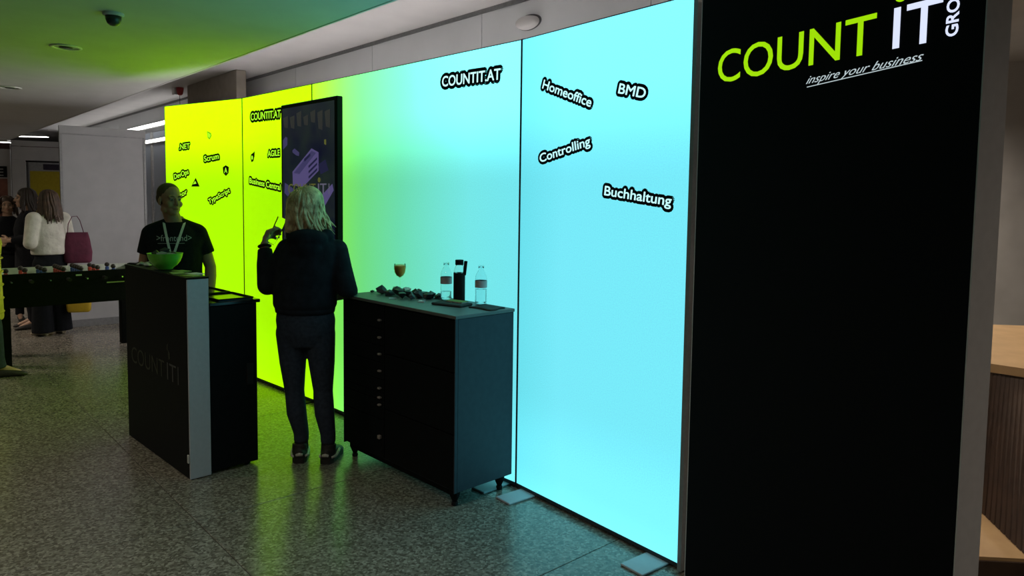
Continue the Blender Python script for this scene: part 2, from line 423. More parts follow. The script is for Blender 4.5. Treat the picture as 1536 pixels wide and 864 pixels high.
# glazed end of the wall left of the light wall
A_END = a0
for k in range(6):
    x, y = bw(A_END+0.78+k*1.56, EB); MB().bbox(-0.776, 0.776, -0.004, 0.02, 2.80, SZ-0.035, r=0.002).build('wall_panel', M['wallpanel'], wb, loc=(x, y, 0), rz=RZ_W)
wn = struct(MB().prism(slab(A_END, A_END+9.36, EB-0.01, EB+0.02, 0, 0), 0.1, 2.79).build('window_1', M['facade']), 'bluish glazed wall end beside the grey partition')
for aa, ww in ((A_END+0.04, 0.05), (14.30, 0.04), (15.4, 0.03), (16.5, 0.03), (17.9, 0.03), (19.4, 0.03), (A_END+9.3, 0.05)):
    x, y = bw(aa, EB-0.03); MB().box(-ww/2, ww/2, -0.02, 0.02, 0.1, 2.79).build('window_mullion', M['white_metal'], wn, loc=(x, y, 0), rz=RZ_W)
# linear wall lamps
def wall_lamp(a0, a1, z, label, h=0.05, lens='lamp_on'):
    x, y = bw((a0+a1)/2, EB-0.02)
    t = thing('linear_wall_lamp', label, 'lamp', (x, y, z), RZ_W)
    L_ = (a1-a0)/2
    MB().bbox(-L_, L_, -0.05, 0.018, -h/2-0.012, h/2+0.012, r=0.006).build('housing', M['white_metal'], t)
    MB().bbox(-L_+0.01, L_-0.01, -0.066, -0.050, -h/2, h/2, r=0.004).build('diffuser', M[lens], t)
    for sx in (-1, 1):
        MB().box(min(sx*L_, sx*(L_+0.012)), max(sx*L_, sx*(L_+0.012)), -0.062, 0.018, -h/2-0.014, h/2+0.014).build('end_cap', M['white_metal'], t)
    return t
wall_lamp(2.8, 9.2, 1.62, 'added unseen linear lamp behind the glowing light wall', 0.09, 'lamp_added')  # added lamp, set low so it brightens only the soffit and back wall
wall_lamp(A_END+0.1, A_END+9.2, 2.62, 'lower bright linear lamp on the glazed wall end')
wall_lamp(A_END+0.1, A_END+9.2, 2.90, 'upper bright linear lamp on the glazed wall end', 0.06)

# column
x, y = bw(a_of(-3.05, 8.25)*KB, 3.02*KB)
colm = struct(MB().bbox(-1.48, 0.39, 0, 0.13, 0, SZ, r=0.008).build('column', M['column'], loc=(x, y, 0), rz=RZ_W), 'brown concrete column rising behind the yellow light panels')

# right-hand wall far behind the tower
struct(MB().box(2.6, 10.6, 8.15, 8.35, 0, SZ).build('wall_right', M['cream_wall']), 'plain pale wall beyond the dark tower')
# closing walls of the hall, far off
struct(MB().box(-26, -14.5, 23.0, 23.2, 0, SZ).build('wall_far', M['cream_wall']), 'pale wall at the far end of the hall')

# ------------------------------------------------------------------ the light wall
PH = 2.508
PP = [(-3.4208,7.117),(-2.4112,6.4566),(-1.5568,5.6127),(0.0398,3.9829),(0.7597,3.0815)]
YEL = (0.40, 1.0, 0.0); YEL2 = (0.37, 0.94, 0.0); GRN = (0.21, 0.86, 0.10); MINT = (0.165, 0.82, 0.42); CYM = (0.15, 0.80, 0.72); CYA = (0.155, 0.82, 0.94)
prints = [
    [(0.0,(0.45,1.06,0.0)),(1.21,(0.43,1.02,0.0))],
    [(0.0,(0.42,0.97,0.0)),(0.7,(0.375,0.91,0.0)),(1.2,(0.36,0.90,0.0))],
    [(0.0,(0.33,0.88,0.006)),(0.22,(0.265,0.86,0.045)),(0.40,(0.205,0.81,0.10)),(0.72,(0.155,0.72,0.223)),(1.16,(0.147,0.715,0.43)),(1.83,(0.178,0.80,0.80)),(2.29,(0.172,0.79,0.87))],
    [(0.0,(0.145,0.745,0.85)),(0.35,(0.185,0.82,0.95)),(1.16,(0.185,0.83,0.96))],
]
plabels = ['yellow-green backlit panel at the far left end, behind the man',
           'yellow-green backlit panel with the word AGILE, left of the dark screen',
           'wide backlit panel fading from green to light blue behind the black cabinet',
           'light blue backlit panel with Homeoffice and Buchhaltung beside the dark tower']
letter_cols = [(0.40,0.95,0.02),(0.40,0.95,0.02),(0.55,0.95,0.92),(0.50,0.92,0.95)]
panels = []
for i in range(4):
    (xa, ya), (xb, yb) = PP[i], PP[i+1]
    Lw = hypot(xb-xa, yb-ya); rz = atan2(yb-ya, xb-xa)
    t = thing('light_panel', plabels[i], 'light panel', (xa, ya, 0), rz, 'backlit fabric panels of the booth wall')
    g = 0.0035
    fab = MB().box(g+0.003, Lw-g-0.003, 0.0, 0.012, 0.034, PH-0.006)
    fab.build('printed_fabric', fabric_print('panel_print_%d' % i, prints[i], PANEL_E, (1.9,1.9,1.85,1.4)[i]), t)
    D = 0.10
    MB().box(g, Lw-g, 0.012, D, PH-0.03, PH-0.004).build('frame_rail', M['alu_dark'], t)
    MB().box(g, Lw-g, 0.004, D, 0.012, 0.032).build('frame_rail', M['alu_dark'], t)
    for s0 in (g, Lw-g-0.003):
        MB().box(s0, s0+0.003, -0.002, D, 0.012, PH).build('frame_stile', M['alu_dark'], t)
    MB().box(g+0.003, Lw-g-0.003, D-0.006, D, 0.032, PH-0.03).build('back_cover', M['paper'], t)
    MB().box(g, Lw-g, 0.0, 0.012, PH-0.006, PH-0.001).build('top_edge', M['alu_dark'], t)
    panels.append((t, Lw))
# the aluminium end profile of the last panel, towards the tower
MB().box(panels[3][1]-0.002, panels[3][1]+0.018, -0.014, 0.10, 0.01, PH).build('end_profile', M['alu'], panels[3][0])
# floor plates
def plate(t, x, y0=-0.17, y1=0.03, w=0.11):
    o = MB().bbox(x-w/2, x+w/2, y0, y1, 0.0, 0.011, r=0.003).build('base_plate', M['silver'], t); return o
plate(panels[2][0], panels[2][1]-0.115, -0.19); plate(panels[3][0], 0.10, -0.175, 0.03, 0.12); plate(panels[3][0], panels[3][1]-0.13, -0.17, 0.03, 0.13)
MB().bbox(panels[1][1]-0.13, panels[1][1]-0.03, -0.12, 0.03, 0.0, 0.01, r=0.003).build('base_plate', M['black'], panels[1][0])

M['letters'] = [mat('lit_letters_%d' % i, (0.3,0.3,0.3), rough=0.9, emit=letter_cols[i], estr=0.95*PANEL_E) for i in range(4)]
words = [(3,'Homeoffice',0.175,2.224,0.537,2.092,0.045),(3,'BMD',0.720,2.140,0.883,2.099,0.045),(3,'Controlling',0.169,1.834,0.543,1.908,0.044),
(3,'Buchhaltung',0.645,1.663,1.050,1.616,0.044),(2,'COUNTIT.AT',1.595,2.322,2.113,2.310,0.060),(1,'COUNTIT.AT',0.167,2.298,0.701,2.288,0.060),
(1,'AGILE',0.474,1.975,0.679,1.976,0.048),(1,'Business',0.126,1.755,0.405,1.723,0.047),(1,'Central',0.435,1.7195,0.687,1.691,0.047),(0,'.NET',0.239,2.079,0.411,2.087,0.048),
(0,'Scrum',0.638,1.956,0.860,1.979,0.050),(0,'DevOps',0.151,1.794,0.387,1.845,0.048),(0,'tor',0.240,1.617,0.357,1.659,0.045),(0,'TypeScript',0.702,1.564,1.017,1.673,0.043)]
for (i, s, s0, z0, s1, z1, cap) in words:
    t = panels[i][0]
    ang = atan2(z1-z0, s1-s0); wd = hypot(z1-z0, s1-s0)
    lettering(s, wd, cap, M['print_black'], 'word_outline', t, (s0, z0), ang, y=-0.0005, thick=0.0006, halo=0.36*cap)
    lettering(s, wd, cap, M['letters'][i], 'printed_word', t, (s0, z0), ang, y=-0.0014, thick=0.0006, halo=0.025*cap)
def flat(poly, y0, y1):
    n = len(poly)
    a = sum(poly[i][0]*poly[(i+1)%n][1]-poly[(i+1)%n][0]*poly[i][1] for i in range(n))
    if a < 0: poly = poly[::-1]
    vs = [(x, y1, z) for x, z in poly] + [(x, y0, z) for x, z in poly]
    return MB().add(vs, [tuple(range(n)) , tuple(range(2*n-1, n-1, -1))] + [(i, n+i, n+(i+1)%n, (i+1)%n) for i in range(n)])
def ngon(cx, cz, r, n, a0=0, sx=1.0): return [(cx+sx*r*cos(a0+2*pi*k/n), cz+r*sin(a0+2*pi*k/n)) for k in range(n)]
def icon(i, poly, inner=None):
    flat(poly, -0.0012, -0.0004).build('printed_icon', M['print_black'], panels[i][0])
    if inner: flat(inner, -0.0022, -0.0013).build('printed_icon_mark', M['letters'][i], panels[i][0])
# shield with an A
icon(0, [(0.915,1.900),(0.960,1.918),(1.005,1.900),(0.998,1.845),(0.960,1.820),(0.922,1.845)])
lettering('A', 0.042, 0.046, M['letters'][0], 'printed_icon_mark', panels[0][0], (0.939,1.848), 0, off=0.02, y=-0.0018, thick=0.0006)
# triangle made of two wedges
icon(0, [(0.497,1.806),(0.556,1.724),(0.424,1.724)], [(0.490,1.778),(0.508,1.752),(0.452,1.745)])
# thin outlined shield
icon(0, [(0.690,2.235),(0.745,2.215),(0.750,2.190),(0.722,2.160),(0.695,2.180)], [(0.697,2.226),(0.738,2.210),(0.742,2.192),(0.722,2.170),(0.701,2.184)])
icon(0, [(0.705,2.205),(0.722,2.196),(0.735,2.203),(0.722,2.186)])
# leaf mark
icon(1, [(0.150,1.975),(0.165,2.005),(0.200,2.015),(0.232,2.030),(0.228,1.985),(0.205,1.945),(0.170,1.935)], ngon(0.183,1.975,0.018,10))

# ------------------------------------------------------------------ the dark tower with the big logo
T0, T1 = (0.766,3.015), (1.2814,1.995)
TL = hypot(T1[0]-T0[0], T1[1]-T0[1]); TRZ = atan2(T1[1]-T0[1], T1[0]-T0[0]); TH = 2.508
tw = thing('display_tower', 'tall black fabric tower with lit green and white logo at the right', 'display tower', (*T0, 0), TRZ)
MB().box(0.004, TL-0.004, 0.0, 0.012, 0.02, TH-0.004).build('black_fabric_front', M['tower_black'], tw)
for s0 in (0.0, TL-0.004): MB().box(s0, s0+0.004, 0.0, 0.115, 0.0, TH).build('frame_stile', M['tower_side'], tw)
MB().box(0.004, TL-0.004, 0.012, 0.115, TH-0.02, TH).build('frame_rail', M['tower_side'], tw)
MB().box(0.004, TL-0.004, 0.012, 0.115, 0.0, 0.02).build('frame_rail', M['tower_side'], tw)
MB().box(0.004, TL-0.004, 0.109, 0.115, 0.02, TH-0.02).build('back_cover', M['paper'], tw)
M['logo_green'] = mat('logo_lit_green', (0.2,0.3,0.0), rough=0.9, emit=lin(158,222,6), estr=1.0)
M['logo_white'] = mat('logo_lit_white', (0.4,0.4,0.42), rough=0.9, emit=lin(222,230,255), estr=1.0)
M['logo_thin'] = mat('logo_lit_grey', (0.4,0.4,0.42), rough=0.9, emit=lin(190,205,210), estr=0.9)
lettering('COUNT', 0.700, 0.122, M['logo_green'], 'logo_word', tw, (0.108, 2.108), 0, off=0.002)
lettering('I', 0.022, 0.122, M['logo_white'], 'logo_word', tw, (0.867, 2.108), 0, off=0.0)
lettering('T', 0.108, 0.122, M['logo_white'], 'logo_word', tw, (0.910, 2.108), 0, off=0.006)
lettering('GROUP', 0.165, 0.034, M['logo_white'], 'logo_word', tw, (1.066, 2.112), pi/2, off=0.02)
lettering('inspire your business', 0.425, 0.026, M['logo_thin'], 'logo_tagline', tw, (0.545, 2.046), 0.03, off=-0.006, shear=0.6)
flat([(0.55,2.034),(0.965,2.0565),(0.965,2.0590),(0.55,2.0365)], -0.0018, -0.0008).build('logo_underline', M['logo_thin'], tw)
flat(ngon(0.888, 2.268, 0.023, 20), -0.002, -0.0008).build('logo_dot', M['logo_green'], tw)
flat([(0.880,2.30),(0.905,2.315),(0.900,2.345),(0.915,2.375),(0.888,2.35),(0.878,2.325)], -0.002, -0.0008).build('logo_flame', M['logo_green'], tw)

# ------------------------------------------------------------------ hanging screen
n3 = Vector((sin(radians(134.4)), -cos(radians(134.4))))
DW, DH = 0.83, 1.40
ds = thing('digital_signage_screen', 'tall dark portrait screen with purple graphics hung on the light wall', 'screen', (-1.815, 5.662, 0.945), radians(134.4)-pi)
MB().bbox(0, DW, 0.0, 0.05, 0, DH, r=0.006).build('casing', M['black'], ds)
def screen_mat():
    m = mat('screen_picture', (0.01,0.012,0.02), rough=0.15)
    nt = m.node_tree; b = nt.nodes['Principled BSDF']; L = nt.links.new
    tc = nt.nodes.new('ShaderNodeTexCoord'); nz = nt.nodes.new('ShaderNodeTexNoise'); nz.inputs['Scale'].default_value = 3.2; nz.inputs['Detail'].default_value = 5
    L(tc.outputs['Object'], nz.inputs['Vector'])
    rp = nt.nodes.new('ShaderNodeValToRGB'); cr = rp.color_ramp
    cr.elements[0].position = 0.35; cr.elements[0].color = (0.010,0.012,0.040,1); cr.elements[1].position = 0.72; cr.elements[1].color = (0.030,0.050,0.038,1)
    L(nz.outputs['Fac'], rp.inputs['Fac']); L(rp.outputs['Color'], b.inputs['Emission Color']); b.inputs['Emission Strength'].default_value = 0.40
    return m
MB().box(0.03, DW-0.03, -0.002, 0.004, 0.04, DH-0.03).build('screen_glass', screen_mat(), ds)
M['scr_purple'] = mat('screen_purple', (0.02,0.02,0.03), rough=0.3, emit=(0.075,0.060,0.16), estr=1.0)
M['scr_purple2'] = mat('screen_violet', (0.02,0.02,0.03), rough=0.3, emit=(0.040,0.035,0.10), estr=1.0)
M['scr_dark'] = mat('screen_deep_blue', (0.01,0.01,0.02), rough=0.3, emit=(0.012,0.012,0.04), estr=1.0)
M['scr_brown'] = mat('screen_dim_brown', (0.01,0.01,0.02), rough=0.3, emit=(0.022,0.022,0.022), estr=1.0)
M['scr_green'] = mat('screen_olive', (0.01,0.01,0.02), rough=0.3, emit=(0.085,0.090,0.02), estr=1.0)
M['scr_grey'] = mat('screen_grey', (0.01,0.01,0.02), rough=0.3, emit=(0.10,0.095,0.14), estr=1.0)
def scr(poly, m, d=0, name='screen_graphic'):
    # poly given as fractions: x 0..1 from the left edge, z metres from the top
    flat([(x*DW, DH-0.646*z) for x, z in poly], -0.0042-0.0012*d, -0.0026-0.0012*d).build(name, M[m], ds)
random.seed(3)
for k in range(7):
    x = 0.06+k*0.125; h = random.uniform(0.10, 0.2); z = 0.14+random.uniform(-0.02, 0.05)
    scr([(x, z), (x+0.09, z-0.02), (x+0.085, z+h), (x+0.02, z+h*0.9)], 'scr_brown')
scr([(0.05,0.42),(0.10,0.38),(0.135,0.40),(0.13,0.48),(0.05,0.53)], 'scr_purple2')
scr([(0.23,0.55),(0.27,0.53),(0.355,0.58),(0.35,0.62),(0.30,0.61),(0.235,0.575)], 'scr_purple2')
scr([(0.23,0.80),(0.58,0.545),(0.70,0.595),(0.70,0.80),(0.42,0.98),(0.235,0.96)], 'scr_purple')
scr([(0.255,0.815),(0.585,0.57),(0.66,0.60),(0.36,0.83)], 'scr_purple2', 1)
scr([(0.45,0.66),(0.56,0.60),(0.565,0.63),(0.46,0.69)], 'scr_dark', 2)
for z in (0.71, 0.77, 0.83): scr([(0.53,z+0.03),(0.68,z-0.06),(0.68,z-0.035),(0.535,z+0.055)], 'scr_dark', 2)
scr([(0.70,0.73),(0.82,0.68),(0.87,0.80),(0.74,0.84)], 'scr_dark', 1)
scr([(0.08,0.93),(0.22,0.99),(0.42,1.12),(0.30,1.20),(0.07,1.05)], 'scr_purple2')
scr([(0.72,1.10),(0.93,0.95),(0.95,1.02),(0.78,1.22),(0.70,1.25)], 'scr_purple')
scr([(0.80,0.46),(0.83,0.46),(0.83,0.52),(0.80,0.51)], 'scr_green')
lettering('COUNT', 0.415, 0.075, M['scr_green'], 'screen_word', ds, (0.13, DH-0.685), 0, off=0.0, y=-0.0075)
lettering('IT', 0.118, 0.075, M['scr_grey'], 'screen_word', ds, (0.58, DH-0.685), 0, off=0.0, y=-0.0075)
flat(ngon(0.595, DH-0.583, 0.018, 14), -0.008, -0.006).build('screen_word_dot', M['scr_green'], ds)
scr([(0.875,0.945),(0.885,0.945),(0.885,1.06),(0.875,1.06)], 'scr_grey', 2)
M['led'] = mat('screen_lit_sticker', (0.3,0.4,0.05), rough=0.4, emit=(0.6,0.95,0.15), estr=0.6)
flat([(0.075,DH-0.80),(0.10,DH-0.795),(0.10,DH-0.86),(0.08,DH-0.865)], -0.0042, -0.0026).build('screen_sticker', M['led'], ds)
MB().box(0.2, 0.63, 0.05, 0.14, 0.45, 0.95).build('wall_bracket', M['black'], ds)

# ------------------------------------------------------------------ reception counter
KC = Vector((-1.8299, 4.0288)); KTH = 2.3532; KW_, KD, KH, KH2, KS = 1.076, 0.4094, 1.1723, 1.0167, 0.1224
kwd = Vector((cos(KTH), sin(KTH))); KA = KC + KW_*kwd
kt = thing('reception_counter', 'black booth counter with a silver edge and a faint logo', 'counter', (KA.x, KA.y, 0), KTH-pi)
MB().bbox(0, KW_-0.012, 0, KS, 0.005, KH-0.012, r=0.003).build('front_board', M['black'], kt)
MB().bbox(KW_-0.012, KW_, 0.001, KS-0.001, 0.005, KH-0.012, r=0.002).build('silver_edge', M['silver'], kt)
MB().bbox(-0.002, KW_+0.001, -0.003, KS+0.003, KH-0.012, KH, r=0.003).build('upper_shelf', M['black'], kt)
MB().bbox(0.0, KW_-0.004, KS, KD, 0.02, KH2-0.02, r=0.003).build('body', M['black'], kt)
MB().bbox(-0.004, KW_+0.006, KS, KD+0.02, KH2-0.02, KH2, r=0.003).build('worktop', M['black_gloss'], kt)
MB().bbox(KW_-0.006, KW_+0.004, KS+0.22, KS+0.26, 0.5, 0.63, r=0.002).build('side_latch', M['black_rubber'], kt)
MB().bbox(KW_-0.02, KW_-0.005, -0.009, 0.0, 0.10, 0.15, r=0.003).build('catch', M['paper'], kt)
for fx in (0.05, KW_-0.05):
    for fy in (0.06, KD-0.05): MB().lathe([(0.018,0),(0.018,0.02)], 10, (fx, fy, 0)).build('foot', M['black_rubber'], kt)
M['logo_faint'] = mat('logo_faint_olive', (0.032,0.036,0.020), rough=0.6); M['logo_faint_w'] = mat('logo_faint_grey', (0.07,0.07,0.07), rough=0.6)
lettering('COUNT', 0.60, 0.105, M['logo_faint'], 'logo_word', kt, (0.10, 0.53), 0, off=-0.008)
lettering('IT', 0.145, 0.105, M['logo_faint_w'], 'logo_word', kt, (0.745, 0.53), 0, off=-0.008)
flat([(0.918,0.53),(0.928,0.53),(0.928,0.635),(0.918,0.635)], -0.002, -0.0008).build('logo_bar', M['logo_faint_w'], kt)
flat([(0.775,0.655),(0.795,0.665),(0.795,0.695),(0.770,0.715),(0.768,0.69)], -0.002, -0.0008).build('logo_flame', M['logo_faint'], kt)
flat([(0.745,0.715),(0.762,0.705),(0.762,0.73),(0.772,0.755),(0.750,0.74)], -0.002, -0.0008).build('logo_flame', M['logo_faint'], kt)
def on_counter(x, y): 
    q = KA + x*(-kwd) + y*Vector((sin(KTH), -cos(KTH))); return (q.x, q.y)
# glossy trays on the lower worktop
for k, (x0, x1) in enumerate(((0.08,0.38),(0.41,0.71),(0.74,1.04))):
    cx, cy = on_counter((x0+x1)/2, KS+0.06+0.115)
    tr = thing('serving_tray', ['thin black tray farthest back on the low worktop','thin black tray in the middle of the low worktop','thin black tray nearest the screen side of the low worktop'][k], 'tray', (cx, cy, KH2), KTH-pi, 'black trays on the counter')
    hw = (x1-x0)/2; hd = 0.105
    MB().bbox(-hw, hw, -hd, hd, 0.0, 0.004, r=0.001).build('tray_base', M['black_gloss'], tr)
    for s in (-1, 1):
        MB().box(-hw, hw, s*hd-0.004, s*hd+0.004, 0.004, 0.012).build('tray_rim', M['black'], tr)
        MB().box(s*hw-0.004, s*hw+0.004, -hd+0.004, hd-0.004, 0.004, 0.012).build('tray_rim', M['black'], tr)
# bowl
bx, by = on_counter(0.50, 0.085)
bl = thing('bowl', 'green bowl standing on the counter in front of the man', 'bowl', (bx, by, KH))
prof = [(0.045,0.0),(0.05,0.004),(0.052,0.010),(0.078,0.028),(0.100,0.055),(0.112,0.085),(0.117,0.108),(0.119,0.110),(0.115,0.110),(0.109,0.085),(0.096,0.056),(0.074,0.032),(0.04,0.016),(0.001,0.014)]
prof = [(r*0.88, z*0.92) for r, z in prof]
MB().lathe(prof, 32).build('bowl_body', M['bowl_green'], bl, smooth=True)
def crumple(r, seed, flatz=0.6):
    rnd = random.Random(seed); bm = bmesh.new(); bmesh.ops.create_icosphere(bm, subdivisions=1, radius=1.0)
    zmin = 9
    for v in bm.verts:
        k = rnd.uniform(0.6, 1.25); v.co = Vector((v.co.x*k*r*rnd.uniform(0.8,1.2), v.co.y*k*r, v.co.z*k*r*flatz)); zmin = min(zmin, v.co.z)
    bm.verts.index_update()
    mb = MB(); mb.add([(v.co.x, v.co.y, v.co.z-zmin) for v in bm.verts], [[v.index for v in f.verts] for f in bm.faces]); bm.free(); return mb
for k in range(7):
    a = k*2.4; rr = 0.0 if k == 0 else 0.050
    m_ = M['foil'] if k not in (2, 5) else M['alu']
    o = crumple(0.034, 40+k, 0.8).build('wrapped_sweet', m_, None, loc=(bx+rr*cos(a), by+rr*sin(a), KH+(0.066 if k else 0.088)))
    tag(o, 'black wrapped sweet topmost in the middle of the green bowl' if k == 0 else ('silver wrapped sweet in the green bowl' if k in (2, 5) else 'black wrapped sweet along the rim of the green bowl'), 'sweet', 'sweets heaped in the green bowl')
for k, (x, y, s) in enumerate(((0.16,0.05,0.030),(0.22,0.085,0.036),(0.28,0.05,0.030),(0.335,0.095,0.032))):
    px, py = on_counter(x, y)
    o = crumple(s, 60+k, 0.5).build('foil_wrapper', M['foil'] if k % 2 else M['alu'], None, loc=(px, py, KH))
    tag(o, ['crumpled silver wrapper at the far end of the counter','crumpled black wrapper second from the far end of the counter','crumpled silver wrapper third from the far end of the counter','crumpled black wrapper beside the green bowl'][k], 'wrapper', 'wrappers on the counter')
for k, (x, y, a, m_, lb) in enumerate(((0.70,0.11,0.2,'paper_green','pale green leaflet near the green bowl'),(0.80,0.05,-0.15,'paper_green','pale green leaflet at the middle of the right half of the counter'),
                                   (0.90,0.115,0.1,'paper','white leaflet near the silver counter edge'),(0.99,0.06,0.35,'paper_green','pale green leaflet at the silver counter corner'))):
    px, py = on_counter(x, y)
    o = MB().bbox(-0.05, 0.05, -0.036, 0.036, 0, 0.004, r=0.0008).build('leaflet', M[m_], None, loc=(px, py, KH), rz=KTH-pi+a)
    tag(o, lb, 'leaflet', 'leaflets on the counter')
px, py = on_counter(0.06, 0.08)
ph = thing('smartphone', 'black phone lying at the far end of the counter', 'phone', (px, py, KH), KTH-pi+0.4)
MB().bbox(-0.075, 0.075, -0.036, 0.036, 0, 0.009, r=0.003).build('phone_body', M['black_rubber'], ph)
MB().box(-0.070, 0.070, -0.032, 0.032, 0.0088, 0.0095).build('phone_screen', M['black_gloss'], ph)

# ------------------------------------------------------------------ black cabinet
CC = Vector((-0.2864, 3.6791)); CTH = 2.3372; CW, CD, CH_, CB = 1.1052, 0.4194, 1.0315, 0.088
cwd = Vector((cos(CTH), sin(CTH))); CA = CC + CW*cwd
ct = thing('cabinet', 'black wide cabinet on short legs in front of the light wall', 'cabinet', (CA.x, CA.y, 0), CTH-pi)
MB().bbox(0, CW, 0.018, CD, CB, CH_-0.018, r=0.003).build('carcass', M['cab_side'], ct)
for s0 in (0.0, CW-0.0065): MB().box(s0, s0+0.0065, 0.0, 0.0185, CB, CH_-0.018).build('side_edge', M['cab_side'], ct)
MB().bbox(-0.006, CW+0.004, -0.004, CD+0.004, CH_-0.018, CH_, r=0.003).build('top', M['top_grey'], ct)
SP = 0.455
zs = [CB+0.012, 0.33, 0.445, 0.49, 0.57, 0.67, 0.77, 0.87, CH_-0.024]
pz = [0.225, 0.418, 0.462, 0.518, 0.621, 0.721, 0.82, 0.922]
M['pull'] = mat('drawer_pull', (0.34,0.28,0.26), rough=0.4, metal=0.0)
for k in range(8):
    d = MB().bbox(0.008, SP-0.003, 0.0, 0.018, zs[k]+0.002, zs[k+1]-0.002, r=0.0015).build('drawer_front', M['black'], ct)
    z = pz[k]; big = 0.022 if k == 0 else 0.012
    MB().bbox(0.417-0.012, 0.417+0.012, -0.018, 0.0, z-big/2, z+big/2, r=0.003).build('pull', M['pull'], d)
for (z0, z1) in ((CB+0.012, 0.40), (0.40, 0.73), (0.73, CH_-0.024)):
    MB().bbox(SP+0.003, CW-0.008, 0.0, 0.018, z0+0.003, z1-0.003, r=0.002).build('flap_door', M['black'], ct)
MB().bbox(0.02, CW-0.02, 0.03, 0.055, CB-0.035, CB, r=0.003).build('bottom_rail', M['black'], ct)
for lx in (0.06, CW-0.05):
    for ly in (0.045, CD-0.05):
        lg = MB().lathe([(0.031,CB),(0.029,0.062),(0.021,0.042),(0.015,0.028),(0.014,0.022)][::-1], 12, (lx, ly, 0)).build('leg', M['black'], ct)
        MB().lathe([(0.014,0.0),(0.018,0.004),(0.018,0.018),(0.010,0.022)], 12, (lx, ly, 0)).build('castor', M['black_rubber'], lg)
def on_cab(x, y):
    q = CA + x*(-cwd) + y*Vector((sin(CTH), -cos(CTH))); return (q.x, q.y, CH_)
# wine glass
g = thing('wine_glass', 'stemmed glass of orange drink on the black cabinet', 'glass', on_cab(0.075, 0.375))
MB().lathe([(0.034,0),(0.034,0.002),(0.008,0.006),(0.004,0.012),(0.0038,0.075),(0.008,0.083),(0.024,0.098),(0.036,0.120),(0.040,0.145),(0.036,0.178),(0.0345,0.178),(0.0385,0.145),(0.0345,0.121),(0.023,0.100),(0.006,0.086),(0.001,0.085)], 24).build('glass_body', M['thin_glass'], g, smooth=True)
MB().lathe([(0.002,0.0875),(0.0222,0.1015),(0.0332,0.1215),(0.0372,0.145),(0.0362,0.163),(0.001,0.163)], 24).build('drink', M['orange_drink'], g, smooth=True)
# water bottles
def bottle(loc, label, fill):
    t = thing('water_bottle', label, 'bottle', loc, 0, 'clear water bottles on the cabinet')
    R0 = 0.034
    prof = [(0.001,0.002),(R0-0.006,0.0),(R0,0.006),(R0,0.05),(R0-0.002,0.056),(R0,0.062),(R0,0.150),(R0-0.002,0.165),(R0-0.010,0.182),(0.0145,0.200),(0.0135,0.205),(0.0135,0.218)]
    inner = [(r-0.0012 if r > 0.01 else r, z+0.0012) for r, z in prof[::-1]]; inner[0] = (prof[-1][0]-0.0012, prof[-1][1])
    MB().lathe(prof+inner, 24).build('bottle_wall', M['plastic_clear'], t, smooth=True)
    wp = [(0.001,0.006),(R0-0.010,0.006),(R0-0.003,0.012),(R0-0.003,fill),(0.001,fill)]
    MB().lathe(wp, 24).build('water', M['water'], t, smooth=False)
    MB().lathe([(R0+0.0006,0.098),(R0+0.0012,0.0985),(R0+0.0012,0.1385),(R0+0.0006,0.139)], 24, cap=False).build('paper_label', M['label_pink'], t)
    MB().lathe([(0.0148,0.207),(0.0162,0.208),(0.0162,0.224),(0.0145,0.226),(0.001,0.226)], 20).build('cap', M['plastic_clear'], t)
    return t
bottle(on_cab(0.595, 0.345), 'clear water bottle left of the black flask', 0.052)
bottle(on_cab(0.865, 0.385), 'clear water bottle right of the black flask', 0.088)
# flask
f = thing('flask', 'black sleeved glass flask with carry strap between the bottles', 'flask', on_cab(0.705, 0.355))
MB().lathe([(0.030,0),(0.034,0.003),(0.0345,0.01),(0.0345,0.170),(0.033,0.173),(0.001,0.174)], 24).build('sleeve', M['black_rubber'], f)
MB().lathe([(0.0325,0.173),(0.032,0.185),(0.026,0.202),(0.0215,0.212),(0.0215,0.222),(0.0195,0.222),(0.0195,0.212),(0.024,0.201),(0.0305,0.184),(0.031,0.1735)], 24).build('glass_shoulder', M['glass'], f, smooth=True)
MB().lathe([(0.022,0.218),(0.0245,0.219),(0.0245,0.246),(0.0225,0.248),(0.001,0.248)], 24).build('cap', M['black'], f)
mb = MB().bbox(-0.010, 0.010, -0.004, 0.004, 0, 0.085, r=0.002).xf(Matrix.Translation((0.030, -0.012, 0.158)) @ Matrix.Rotation(radians(6), 4, 'Y'))
mb.build('carry_strap', M['black_rubber'], f)
# heap of dark wrappers and pale scraps
random.seed(11)
hp = [(0.145,0.19,0.040),(0.215,0.255,0.040),(0.245,0.18,0.036),(0.280,0.275,0.040),(0.31,0.21,0.040),(0.355,0.295,0.034),(0.38,0.225,0.036),(0.41,0.30,0.038),(0.445,0.25,0.034),(0.475,0.32,0.034),(0.51,0.275,0.034),(0.535,0.335,0.030),(0.295,0.365,0.028),(0.40,0.165,0.028),(0.46,0.185,0.026)]
names_ = ['leftmost of the heap','second from the left of the heap','small one at the left front of the heap','tall one left of the heap middle','one at the front left of the heap','one in the middle back of the heap','one in the front middle of the heap','one right of the heap middle','one right front of the heap','one toward the left bottle','one in front of the left bottle','rightmost, touching the left bottle','hindmost, beside the wine glass','frontmost near the cabinet edge','frontmost nearest the bottle']
for k, (x, y, s) in enumerate(hp):
    o = crumple(s, 80+k, 0.75).build('crumpled_wrapper', M['foil'], None, loc=on_cab(x, y), rz=k*1.1)
    tag(o, 'crumpled black wrapper on the cabinet, ' + names_[k], 'wrapper', 'crumpled wrappers on the cabinet')
